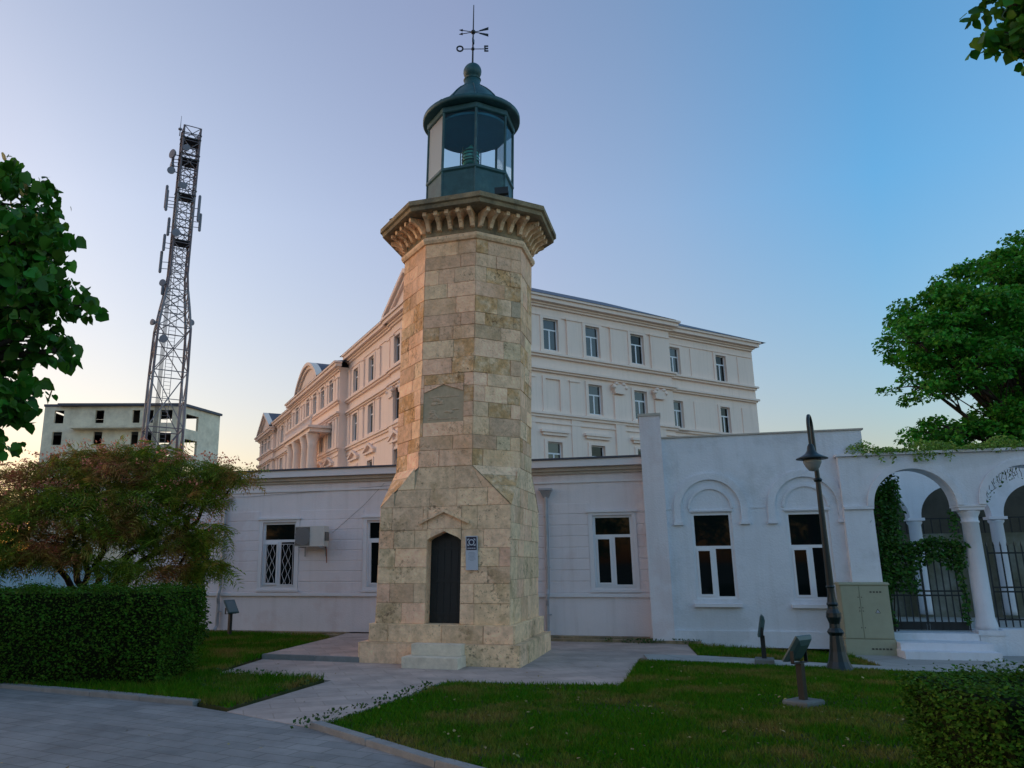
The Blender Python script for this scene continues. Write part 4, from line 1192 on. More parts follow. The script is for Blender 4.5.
b.add([(17.7, YS - .66, e1), (27.4, YS - .66, e1), (27.4, 10.2, e1), (17.7, 10.2, e1), (17.7, 4.6, e1 + 2.5), (23.6, 4.6, e1 + 2.5)],
      [(0, 1, 5, 4), (1, 2, 5), (2, 3, 4, 5), (3, 0, 4)])
b.build('roof', 'roof_d', big)
# left hand facade: x runs towards the near corner, s = distance from it
def LW(s): return -s
def lrow(cs, w=1.15, lo=True):
    r = []
    for s in cs:
        r += [(-s, 14.42, 16.2, w), (-s, 10.65, 12.7, w), (-s, 6.6, 8.7, w)]
    return r
def lfacade(s0, s1, y, cs, ends=(1, 1), hood='ped'):
    rr = lrow(cs); facade(TL, -s1, -s0, y, rr)
    for c, za, zb, w in rr: bwin(TL, c, za, zb, w, y, hood if za < 9 else None)
    bands(TL, -s1, -s0, y, ends=ends)
lfacade(-.2, 7.9, -.1, (1.6, 4.1, 6.7), (1, 0))
lfacade(7.9, 18.3, .0, (12.4, 16.2), (0, 0))
EV -= .6
lfacade(18.3, 35.5, -.7, (20.6, 23.4, 26.0, 28.6, 32.8), (1, 1))
lfacade(35.5, 46.5, .0, (38.5, 43.0), (0, 0))
EV -= .5
lfacade(46.5, 54.7, -.3, (48.6, 50.6, 52.6), (1, 1))
EV += 1.1
b = MB(TL)
for s, ya, yb in ((7.9, -.1, 0.02), (18.3, -.7, .02), (35.5, -.7, .02), (46.5, -.3, .02), (54.7, -.3, 8)):
    b.add([(-s, ya, 0), (-s, yb, 0), (-s, yb, EV - (.6 if s > 9 else 0)), (-s, ya, EV - (.6 if s > 9 else 0))], [(0, 1, 2, 3)])
b.box(-54.7, -3, 8.0, 8.2, 0, EV - 1.0)
b.build('side_wall', 'stucco_c', big)
for s in (8.6, 10.6, 14.3, 17.8, 37.0, 40.7, 45):
    pilaster(TL, -s, 0, 10.5, 12.7, .55); pilaster(TL, -s, 0, 14.15, 16.3, .55)
for s in (18.8, 19.6, 22.0, 24.7, 27.3, 30.2, 31.2, 34.6):
    pilaster(TL, -s, -.7, 10.5, 12.7, .6); pilaster(TL, -s, -.7, 14.15, 15.9, .6)
for s in (.3, 2.9, 5.4, 7.5):
    pilaster(TL, -s, -.1, 4.0, 12.3, .75, False, .15); capital(TL, -s, -.1, 12.45, .75); pilaster(TL, -s, -.1, 14.15, 16.3, .65)
def pediment(s0, s1, y, rise, arch=False):
    z = EV + .345; m0 = MB(TL); ya, yb = y - .5, y + .1
    cs = (s0 + s1) / 2; n = 16 if arch else 2
    P = []
    for i in range(n + 1):
        t = i / n
        P.append((-(s1 + (s0 - s1) * t), z + (rise * math.sin(math.pi * t) ** .8 if arch else rise * (1 - abs(2 * t - 1)))))
    for (xa, za), (xb, zb) in zip(P[:-1], P[1:]):
        for (o, t0, t1) in ((.0, .0, .28), (.2, -.28, .0)):
            m0.add([(xa, ya + o, za + t0), (xb, ya + o, zb + t0), (xb, ya + o, zb + t1), (xa, ya + o, za + t1), (xa, yb, za + t0), (xb, yb, zb + t0), (xb, yb, zb + t1), (xa, yb, za + t1)],
                   [(0, 1, 2, 3), (0, 4, 5, 1), (3, 2, 6, 7), (5, 4, 7, 6)])
        m0.add([(xa, y - .1, z - .02), (xb, y - .1, z - .02), (xb, y - .1, max(z, zb)), (xa, y - .1, max(z, za))], [(0, 1, 2, 3)])
    m0.build('pediment', 'stucco_c', big)
    r = MB(TL)
    for (xa, za), (xb, zb) in zip(P[:-1], P[1:]):
        r.add([(xa, y + .1, za + .28), (xb, y + .1, zb + .28), (xb, y + 7, zb + .28), (xa, y + 7, za + .28), (xa, y + .1, z - .05), (xb, y + .1, z - .05)], [(0, 1, 2, 3)])
    r.build('pediment_roof', 'roof_d', big)
pediment(.5, 8.6, -.1, 2.0)
EV -= .6
pediment(24.0, 32.4, -.7, 2.0, True)
EV -= .5
pediment(46.7, 54.6, -.3, 2.1)
EV += 1.1
# porch columns and balcony of the centre block
for s in (21.6, 23.8, 26.8, 29.0):
    c = MB(TL); c.lathe([(.5, 3), (.46, 3.4), (.45, 8), (.38, 10.9), (.42, 11.0), (.38, 11.1), (.55, 11.8), (.6, 11.9)], 20, (-s, -1.9, 0)); c.build('porch_column', 'stucco_c', big, True)
c = MB(TL); c.box(-30.0, -20.6, -2.4, -.7, 11.9, 12.2); c.box(-30.2, -20.4, -2.6, -.7, 12.203, 12.4)
c.box(-30.0, -20.6, -2.4, -2.2, 13.1, 13.25)
for s in np.arange(20.7, 30.0, .4): c.lathe([(.07, 12.4), (.13, 12.6), (.06, 12.9), (.1, 13.1)], 6, (-s, -2.3, 0))
c.build('balcony', 'stucco_c', big)
b = MB(TL)
for s0, s1, y in ((2.5, 7.9, .3), (7.9, 18.3, 0), (18.3, 35.5, -.7), (35.5, 46.5, 0), (46.5, 54.7, -.3)):
    e0 = EV + .34 - (.6 if s0 > 9 else 0) - (.5 if s0 > 46 else 0)
    b.add([(-s1 - .5, y - .64, e0), (-s0 + .5, y - .64, e0), (-s0 + .5, 8.2, e0 + .05), (-s1 - .5, 8.2, e0 + .05), (-s1 + 1, 3.8, e0 + 1.1), (-s0 - 1, 3.8, e0 + 1.1)], [(0, 1, 5, 4), (1, 2, 5), (2, 3, 4, 5), (3, 0, 4)])
b.build('roof', 'roof_d', big)

# ------------------------------------------------------------------ unfinished concrete block
cb = thing('concrete_building', 'bare unfinished concrete block with empty window openings behind the lattice mast', 'building', (-33.5, 95, 0), 0)
def hole_wall(mb, T, L, z1, holes, m=0):
    t = MB(T); wall_holes(t, 0, L, 0, z1, holes, .35); 
    mb.v += [] ; b = len(mb.v); mb.v.extend(t.v)
    for f, q in zip(t.f, t.m): mb.f.append(tuple(i + b for i in f)); mb.m.append(q)
mb = MB()
HT = 21.3
T1 = lambda x, y, z: (x - 17.4, y, z)
hl = []
for z in (19.15, 16.4, 13.6):
    for c, w in ((7.0, 1.1), (11.6, .95), (13.3, .95), (15.4, 1.5), (1.9, 1.2)):
        hl.append((c - w / 2, c + w / 2, z, z + 1.65))
hole_wall(mb, T1, 17.4, HT, hl)
ang = math.atan2(.94, .35)
T2 = lambda x, y, z: (x * math.cos(ang) - y * math.sin(ang), x * math.sin(ang) + y * math.cos(ang), z)
hole_wall(mb, T2, 7.6, HT, [(.8, 3.2, 18.5, 20.4), (.8, 3.2, 15.3, 17.2), (.8, 3.2, 12, 14)])
mb.build('wall', 'concrete', cb)
mb = MB()
ex_, ey_ = 7.6 * math.cos(ang), 7.6 * math.sin(ang)
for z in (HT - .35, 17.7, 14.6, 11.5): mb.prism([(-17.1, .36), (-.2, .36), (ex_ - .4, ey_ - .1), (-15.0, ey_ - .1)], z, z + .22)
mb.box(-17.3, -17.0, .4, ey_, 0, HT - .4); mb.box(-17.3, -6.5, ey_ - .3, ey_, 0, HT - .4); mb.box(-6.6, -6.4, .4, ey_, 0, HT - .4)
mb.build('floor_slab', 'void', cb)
mb = MB(); mb.prism([(-15.5, -.7), (.25, -.25), (ex_ + .3, ey_), (-17.5, ey_), (-17.5, -.1), (-15.5, -.1)], HT + .004, HT + .3); mb.build('roof_slab', 'roof_d', cb)
mb = MB(); mb.box(-13.5, -4.2, -1.2, -.004, 18.35, 18.62); mb.box(-13.5, -4.2, -1.2, -.004, 15.3, 15.5); mb.build('balcony_slab', 'concrete', cb)

# ------------------------------------------------------------------ lattice radio mast
rm = thing('radio_mast', 'tall red and white steel lattice mast carrying antennas and dishes', 'mast', (-30.4, 80, 0), RAD(28))
rm.rotation_euler = (0, RAD(.9), RAD(28))
LV = [(0, 3.75), (5.2, 3.68), (10.4, 3.62), (15.6, 3.55), (21.7, 3.46), (26.6, 3.30), (29.0, 2.75), (31.0, 2.2), (33.0, 1.86)]
z = 33.0
while z < 50.2:
    z += 1.8; LV.append((z, 1.84))
def corners(h): return [(-h / 2, -h / 2), (h / 2, -h / 2), (h / 2, h / 2), (-h / 2, h / 2)]
legs = [MB() for _ in range(4)]; brr = MB(); brw = MB()
for k, ((z0, h0), (z1, h1)) in enumerate(zip(LV[:-1], LV[1:])):
    c0, c1 = corners(h0), corners(h1)
    thick = .14 if z0 < 30 else .115
    m = (int(z0 / 6.2)) % 2
    for i in range(4):
        j = (i + 1) % 4
        legs[i].bar((*c0[i], z0), (*c1[i], z1), thick, m, 6)
        B = brr
        bt = .065 if z0 < 30 else .055
        B.bar((*c0[i], z0), (*c1[j], z1), bt, m); B.bar((*c0[j], z0), (*c1[i], z1), bt, m)
        B.bar((*c1[i], z1), (*c1[j], z1), bt, m)
        if z0 < 26 or z0 > 32:
            zm = (z0 + z1) / 2; hm = corners((h0 + h1) / 2)
            B.bar((*hm[i], zm), (*hm[j], zm), bt * .8, m)
            if z0 < 27:
                mid0 = ((c0[i][0] + c0[j][0]) / 2, (c0[i][1] + c0[j][1]) / 2, z0)
for l in legs: l.build('leg', ['tower_white', 'tower_red'], rm)
brr.build('bracing', ['tower_white', 'tower_red'], rm)
for z, h in ((36.8, 2.0), (42.4, 2.1), (46.8, 2.1), (49.4, 2.1)):
    d = MB(); d.box(-h / 2, h / 2, -h / 2, h / 2, z, z + .12)
    for sx in (-1, 1):
        d.box(sx * h / 2 - .03, sx * h / 2 + .03, -h / 2, h / 2, z + .62, z + .68); d.box(-h / 2, h / 2, sx * h / 2 - .03, sx * h / 2 + .03, z + .62, z + .68)
    d.build('platform', 'deck', rm)
def world_to_rm(x, y): c, s = math.cos(RAD(-28)), math.sin(RAD(-28)); return (x * c - y * s, x * s + y * c)
def panel(x, y, z, h):
    x, y = world_to_rm(x, y); q = MB(); q.lathe([(.10, 0), (.16, .1), (.16, h - .1), (.10, h)], 8, (x, y, z))
    q.bar((x, y, z + h * .5), (x * .5, y * .5, z + h * .5), .04); q.bar((x, y, z + h * .2), (x * .5, y * .5, z + h * .2), .04); q.build('panel_antenna', 'antenna', rm)
panel(-2.0, -.4, 40.9, 2.9); panel(-1.7, -.9, 40.4, 2.6); panel(1.8, -.3, 39.4, 3.2); panel(1.75, .6, 38.6, 2.2); panel(-1.9, -.3, 33.2, 2.6); panel(-1.75, -.2, 46.5, 1.4); panel(-1.6, .2, 30.8, 1.6)
panel(-1.55, -.8, 35.6, 2.0); panel(-1.4, -.4, 37.6, 2.2)
def dish(x, y, z, r, az):
    x, y = world_to_rm(x, y); q = MB()
    a = az - RAD(28); dv_ = Vector((math.sin(a), -math.cos(a), 0)); rt_ = Vector((dv_.y, -dv_.x, 0)); c = Vector((x, y, z))
    q.rings([[tuple(c + dv_ * d + (rt_ * math.cos(t * math.pi / 8) + Vector((0, 0, 1)) * math.sin(t * math.pi / 8)) * (r * k)) for t in range(16)] for k, d in ((.2, -.3), (.8, -.15), (1, .05), (1, .12), (.1, .15))])
    q.bar((x, y, z), (x * .6, y * .6, z), .06); q.build('dish_antenna', 'antenna', rm)
dish(-1.5, -1.0, 47.4, .55, -.6); dish(-1.7, -.5, 46.2, .5, -1.0); dish(-1.4, -1.2, 45.2, .45, .2); dish(.2, -1.5, 47.9, .4, .1); dish(-1.0, -1.4, 31.6, .4, -.3); dish(.3, -1.6, 43.1, .4, .3); dish(1.9, .2, 27.6, .35, .9); dish(0, -2.2, 25.0, .45, .0); dish(-1.9, -.8, 27.3, .35, -.6); dish(.0, -1.6, 37.4, .45, .3)
q = MB(); x, y = world_to_rm(-1.25, -.2)
q.tube([(x, y, 50.2), (x, y, 52.8)], [.06, .02], 6); q.lathe([(.05, 50.9), (.22, 51.0), (.22, 51.15), (.05, 51.25)], 8, (x, y, 0))
q.build('whip_antenna', 'antenna', rm)
q = MB()
for kx, ky, tt in ((-.35, .2, 0), (.35, .2, 0)): q.tube([(kx, ky, 0), (kx, ky, 49.4)], .04, 4)
for i in range(120): q.bar((-.35, .2, .4 + i * .41), (.35, .2, .4 + i * .41), .025)
q.build('ladder', 'tower_white', rm)
q = MB(); x, y = world_to_rm(-.8, -.6)
for k in range(5): q.tube([(x + .09 * k, y, 0.), (x + .09 * k, y, 31), (x + .09 * k, y, 46)], .035, 4)
q.build('cable_run', 'deck', rm)

# ------------------------------------------------------------------ street lamp
sl_ = thing('street_lamp', 'dark green cast iron street lamp with a crook head on the lawn edge', 'street lamp', (5.9, 12.31, -.03), 0)
b = MB()
b.lathe([(.20, -.02), (.20, .04), (.18, .08), (.145, .16), (.115, .30), (.098, .45), (.09, .53), (.105, .55), (.12, .58), (.105, .61), (.08, .64), (.075, .70), (.088, .74), (.108, .80), (.104, .86), (.075, .92), (.07, .96), (.085, .99), (.07, 1.02), (.06, 1.1), (.056, 1.16)], 12)
b.build('base', 'lamp_iron', sl_)
b = MB()
b.tube([(0, 0, 1.14), (0, 0, 2.2), (0, 0, 3.05)], [.056, .045, .036], 12)
for z in (1.25, 2.9): b.lathe([(.05, z - .03), (.065, z), (.05, z + .03)], 12)
dx, dy = -.56 * .95, -.82 * .95
def cr(t, z): return (dx * t, dy * t, z)
b.tube([(0, 0, 3.0), (0, 0, 3.5)] + [cr(.17 * (1 - math.cos(a)), 3.72 + .20 * math.sin(a)) for a in [math.pi * i / 12 for i in range(13)]] + [cr(.34, 3.55), cr(.34, 3.42)], [.034, .03] + [.026] * 13 + [.022, .022], 10)
b.build('pole', 'lamp_iron', sl_)
b = MB(); c0 = (dx * .34, dy * .34, 0)
b.lathe([(.03, 3.44), (.05, 3.40), (.06, 3.34), (.09, 3.29), (.15, 3.25), (.23, 3.215), (.235, 3.20), (.2, 3.195), (.12, 3.20)], 24, c0)
b.build('lamp_shade', 'lamp_iron', sl_, True)
b = MB(); b.lathe([(.13, 3.192), (.135, 3.15), (.10, 3.07), (.06, 3.02), (.02, 3.01)], 20, c0); b.build('lamp_globe', 'bulb', sl_, True)

# ------------------------------------------------------------------ lawn floodlights
def floodlight(loc, rz, label, pole=.48, tilt=35, base=True, s=1.0):
    t = thing('floodlight', label, 'floodlight', loc, rz, 'garden floodlights on short posts')
    b = MB()
    b.box(-.035, .035, -.035, .035, .02, pole); b.build('post', 'dark_iron', t)
    if base:
        b = MB(); b.rings([[(sx * w, sy * w * .8, z) for sx, sy in ((-1, -1), (1, -1), (1, 1), (-1, 1))] for w, z in ((.185, -.03), (.185, .055), (.17, .07))]); b.build('footing', 'foot_grey', t)
    b = MB(); b.box(-.145, -.135, -.02, .02, pole, pole + .14); b.box(.135, .145, -.02, .02, pole, pole + .14); b.box(-.145, .145, -.02, .02, pole, pole + .012); b.build('bracket', 'dark_iron', t)
    c, sn = math.cos(RAD(tilt)), math.sin(RAD(tilt)); zc = pole + .15
    T = lambda x, y, z: (x, y * c - z * sn, zc + y * sn + z * c)
    b = MB(T)
    b.rings([[(sx * w, y, sz * h) for sx, sz in ((-1, -1), (1, -1), (1, 1), (-1, 1))] for w, h, y in ((.145, .17, -.035), (.15, .175, -.015), (.13, .15, .02), (.09, .09, .045))])
    hs = b.build('housing', 'flood', t)
    b = MB(T); b.box(-.125, .125, -.042, -.036, -.15, .15); b.build('lens', 'flood_glass', hs)
    return t
floodlight((4.00, 9.29, 0.01), RAD(-144), 'near garden floodlight on a concrete footing in the right lawn', .46, -35)
floodlight((5.10, 13.15, .01), RAD(-112), 'garden floodlight on the pavement edge below the arched window', .42, -12)
floodlight((-5.04, 18.4, .0), RAD(53), 'garden floodlight on a post beside the left downpipe', .52, -35, False)

# ------------------------------------------------------------------ electrical cabinet
ec = thing('electrical_cabinet', 'beige electrical cabinet with two doors and a warning triangle against the arcade', 'cabinet', loc2w(4.61, -.99, -.12), RZ)
b = MB(); b.box(0, .83, 0, .36, .31, 1.28); b.build('body', 'cab', ec)
b = MB(); b.box(-.012, .842, -.012, .37, -.03, .305); b.build('base', 'cab', ec)
b = MB(); b.rings([[(x, y, z) for x, y in ((-.02 + e, -.025 + e), (.85 - e, -.025 + e), (.85 - e, .38), (-.02 + e, .38))] for e, z in ((0, 1.283), (0, 1.31), (.02, 1.33))]); b.build('lid', 'cab', ec)
for (x0, x1) in ((.008, .315), (.325, .822)):
    b = MB(); b.box(x0, x1, -.012, -.001, .325, 1.27); dd = b.build('door', 'cab', ec)
    q = MB()
    for z in (.5, .8, .86, 1.05): q.lathe([(.012, 0), (.012, .01)], 8, (0, 0, 0)) if False else q.box((x1 if x0 < .1 else x0) + (-.03 if x0 < .1 else .02), (x1 if x0 < .1 else x0) + (-.015 if x0 < .1 else .035), -.018, -.012, z, z + .02)
    q.build('lock', 'cab_line', dd)
    if x0 > .1:
        q = MB()
        for sc, yo, m in ((.055, -.0145, 0), (.035, -.0165, 1)):
            q.add([(.60 + sc * c, yo, .80 + sc * s) for c, s in ((0, 1), (-.87, -.5), (.87, -.5))], [(0, 1, 2)], m)
        q.add([(.606, -.0185, .825), (.592, -.0185, .797), (.60, -.0185, .797), (.594, -.0185, .775), (.61, -.0185, .803), (.602, -.0185, .803)], [(0, 1, 2, 3, 4, 5)], 0)
        q.build('warning_triangle', ['cab_line', 'sign_w'], dd)
        q = MB(); [q.box(.50 + .055 * k, .535 + .055 * k, -.0145, -.012, 1.14, 1.17) for k in range(4)]; q.build('lettering', 'cab_line', dd)
b = MB()
for k in range(6): b.box(.42 + .06 * k, .46 + .06 * k, -.018, -.0125, .12, .15)
b.build('vent', 'cab_line', ec)

# ------------------------------------------------------------------ air conditioner on the wing
ac = thing('air_conditioner', 'off white outdoor air conditioner on the wall right of the grilled window', 'air conditioner', loc2w(-7.02, -.05, 2.0), RZ)
b = MB(); b.box(.02, .76, -.34, -.06, .03, .50); b.build('casing', 'ac', ac)
b = MB(); b.box(.03, .40, -.352, -.341, .05, .48); 
fg = b.build('fan_grille', 'ac_dark', ac)
b = MB()
for k in range(6):
    r = .03 + .033 * k; R = []
    for i in range(25):
        a = 2 * math.pi * i / 24; R.append([(.215 + rr * math.cos(a), y, .265 + rr * math.sin(a)) for rr, y in ((r - .004, -.352), (r + .004, -.352), (r + .004, -.358), (r - .004, -.358))])
    b.rings(R, caps=False)
b.build('fan_guard', 'zinc', fg)
b = MB(); b.box(.76, .80, -.30, -.12, .16, .36); b.build('valve_cover', 'ac_dark', ac)
b = MB()
for u in (.12, .66): b.box(u, u + .03, -.36, .02, .0, .028); b.box(u, u + .03, -.0, .02, -.2, .0)
b.build('bracket', 'zinc', ac)
b = MB(); b.tube([(.70, -.1, .03), (.71, -.05, -.05), (.715, -.03, -.35)], .012, 6); b.build('drain_hose', 'red', ac)

# ------------------------------------------------------------------ hedges
def hedge(name, label, x0, x1, y0, y1, h, n, lean_=0.0, size=.05, cuts=18, loc=(0, 0, 0), rz=0.0):
    t = thing(name, label, 'hedge', loc, rz)
    core = MB()
    nx, nz = max(4, int((x1 - x0) / .2)), 8
    core.rings([[(x, y, z) for x, y in ((x0 + e, y0 + e), (x1 - e, y0 + e), (x1 - e, y1 - e), (x0 + e, y1 - e))] for e, z in ((.16, 0), (.09, .3), (.05, h - .10), (.06, h - .005))])
    core.build('twigs', 'hedge_core', t)
    A = [('f', (x1 - x0) * h), ('t', (x1 - x0) * (y1 - y0)), ('l', (y1 - y0) * h), ('r', (y1 - y0) * h), ('b', (x1 - x0) * h)]
    tot = sum(a for _, a in A); Ps = []; Ns = []
    for k, a in A:
        m = int(n * a / tot); s = npr.uniform(0, 1, m); q = npr.uniform(0, 1, m)
        # a shallow wavy surface: clipped but never flat
        if k in 'fb':
            X = x0 + s * (x1 - x0); Z = .04 + q * (h - .03); Yb = y0 if k == 'f' else y1; sg_ = -1 if k == 'f' else 1
            d = sg_ * (.03 * np.sin(X * 5 + 2 * np.sin(Z * 6)) + .03 * np.sin(Z * 8 + X * 3)) - sg_ * .10 * (1 - np.clip(Z / .5, 0, 1)) + npr.normal(0, .045, m)
            Ps.append(np.stack([X, Yb + d, Z], 1)); Ns.append(np.tile([0, sg_ * 1.6, .5], (m, 1)))
        elif k == 't':
            X = x0 + s * (x1 - x0); Y = y0 + q * (y1 - y0)
            Ps.append(np.stack([X, Y, h + .03 * np.sin(X * 6 + Y * 4) + .025 * np.sin(Y * 9 - X * 2) + np.abs(npr.normal(0, .045, m)) - .02], 1)); Ns.append(np.tile([0, 0, 1.6], (m, 1)))
        else:
            Y = y0 + s * (y1 - y0); Z = .04 + q * (h - .03); Xb = x0 if k == 'l' else x1; sg_ = -1 if k == 'l' else 1
            d = sg_ * (.03 * np.sin(Y * 6 + 2 * np.sin(Z * 6)) + .03 * np.sin(Z * 9)) - sg_ * .12 * (1 - np.clip(Z / .6, 0, 1)) + npr.normal(0, .03, m)
            Ps.append(np.stack([Xb + d, Y, Z], 1)); Ns.append(np.tile([sg_ * 1.6, 0, .5], (m, 1)))
    P = np.concatenate(Ps); N = np.concatenate(Ns)
    V, F = leaves(P, size, LEAF_D, up=.15, droop=-.2, nrm=N, spread=.8)
    soup('foliage', V, F, 'hedge', t)
    return t
hedge('clipped_hedge', 'long clipped dark green hedge under the silk tree at the left', -7.6, 0, 0, 1.5, 1.24, 80000, size=.042, loc=(-3.92, 10.95, 0), rz=RAD(-4))
hedge('clipped_hedge', 'low clipped green hedge at the right corner of the lawn', 0, 4.2, 0, 1.35, .78, 60000, size=.034, loc=(3.16, 4.72, 0), rz=RAD(-8))

# ------------------------------------------------------------------ trees
def tree(name, label, base, lobes, mat_leaf, size, tmpl, n_cl, cr_, n_per, trunk_r, fork, cat='tree', up=.5, droop=.35, extra=None):
    t = thing(name, label, cat, base, 0)
    b0 = Vector(base); tr = MB(); ps = []
    top_ = Vector(fork) - b0
    tr.tube([(0, 0, -.1), tuple(top_ * .35 + Vector((trunk_r * .3, 0, 0))), tuple(top_ * .7), tuple(top_)], [trunk_r * 1.25, trunk_r, trunk_r * .9, trunk_r * .75], 10)
    wts = [r[0] * r[1] * r[2] for _, r in lobes]
    for (c, r), w in zip(lobes, wts):
        cl = Vector(c) - b0
        pts = branch(tr, top_, cl, trunk_r * .45, trunk_r * .12, wob=.10 * max(r))
        k = max(3, int(n_cl * w / sum(wts)))
        P, cs = clumps(tuple(cl), r, k, cr_, n_per); ps.append(P)
        for q in cs[:: max(1, len(cs) // 14)]:
            s0 = pts[rnd.randint(2, len(pts) - 1)]
            branch(tr, s0, tuple(q), trunk_r * .10, trunk_r * .03, wob=.03 * max(r), n=3)
    tr.build('trunk', 'bark', t, True)
    V, F = leaves(np.concatenate(ps), size, tmpl, up=up, droop=droop)
    soup('crown', V, F, mat_leaf, t)
    return t
def sc12(p, k=1.22): return (p[0] * k, p[1] * k, 1.6 + (p[2] - 1.6) * k)
RT = [((13.45, 21.0, 7.6), (.95, 1.2, .85)), ((18.2, 22.6, 10.9), (1.3, 1.5, .9)), ((15.6, 21.6, 8.6), (1.3, 1.4, .9)), ((16.2, 21.6, 5.6), (1.2, 1.3, .6)), ((13.9, 21.0, 5.15), (.9, .9, .36)), ((14.4, 21.2, 7.9), (1.0, 1.2, .7)), ((15.6, 21.6, 5.3), (1.3, 1.2, .45)), ((14.6, 22.0, 8.7), (1.1, 1.4, .9)), ((16.8, 22.5, 9.9), (1.3, 1.6, 1.0)), ((16.4, 22.0, 8.1), (1.6, 1.9, 1.1)),
      ((14.5, 21.0, 6.9), (1.3, 1.5, .75)), ((13.2, 21.0, 6.35), (.75, .9, .45)), ((13.4, 21.0, 5.0), (.75, .9, .38)), ((15.2, 21.5, 5.0), (1.3, 1.3, .5)),
      ((17.4, 22.0, 5.5), (1.2, 1.4, .8)), ((19.0, 23.0, 9.4), (1.6, 1.8, 1.3)), ((18.6, 22.4, 6.9), (1.6, 1.8, 1.0)), ((17.0, 22.0, 6.6), (1.2, 1.6, .8))]
RT = [(sc12(c), tuple(q * 1.22 for q in r)) for c, r in RT]
tree('broadleaf_tree', 'big bright green broadleaf tree rising behind the white arcade', (21.0, 27.0, 0), RT, 'tree_leaf', .17, LEAF_D, 950, .44, 80, .28, (20.4, 27.0, 4.6), droop=.5)

# near trees that lean into the picture from the sides
LL = [((-3.75, 5.7, 4.45), (.55, .6, .40)), ((-3.45, 5.5, 4.0), (.50, .55, .30)), ((-3.15, 5.4, 3.60), (.42, .45, .20)), ((-2.84, 5.35, 3.50), (.24, .25, .09)), ((-2.80, 5.35, 3.52), (.12, .2, .06)),
      ((-3.2, 5.4, 3.22), (.42, .4, .17)), ((-2.86, 5.4, 3.14), (.20, .22, .09)), ((-3.35, 5.4, 2.88), (.36, .4, .16)), ((-3.3, 5.3, 2.60), (.34, .35, .14)), ((-3.35, 5.3, 2.40), (.30, .3, .12)), ((-3.15, 5.3, 2.68), (.2, .2, .08)), ((-3.75, 5.6, 3.4), (.5, .6, .8)), ((-4.1, 5.6, 2.6), (.5, .6, .5))]
tree('linden_tree', 'near dark green tree with large round leaves entering at the left edge', (-5.1, 5.9, 0), LL, 'linden', .085, LEAF_H, 350, .17, 20, .14, (-4.9, 5.85, 2.7), droop=.9, up=.4)
TRL = [((4.22, 5.0, 5.70), (.24, .3, .16)), ((4.12, 4.98, 5.36), (.14, .2, .08)), ((4.25, 4.95, 5.26), (.16, .2, .09)), ((4.5, 5.0, 5.45), (.35, .3, .25)), ((4.3, 4.95, 5.45), (.2, .2, .12)), ((4.9, 5.1, 5.9), (.5, .5, .4))]
tree('linden_tree', 'overhanging dark leafy branch of a tree at the top right corner', (6.6, 4.6, 0), TRL, 'linden', .085, LEAF_H, 150, .13, 16, .16, (6.5, 4.65, 4.2), droop=.9, up=.4)

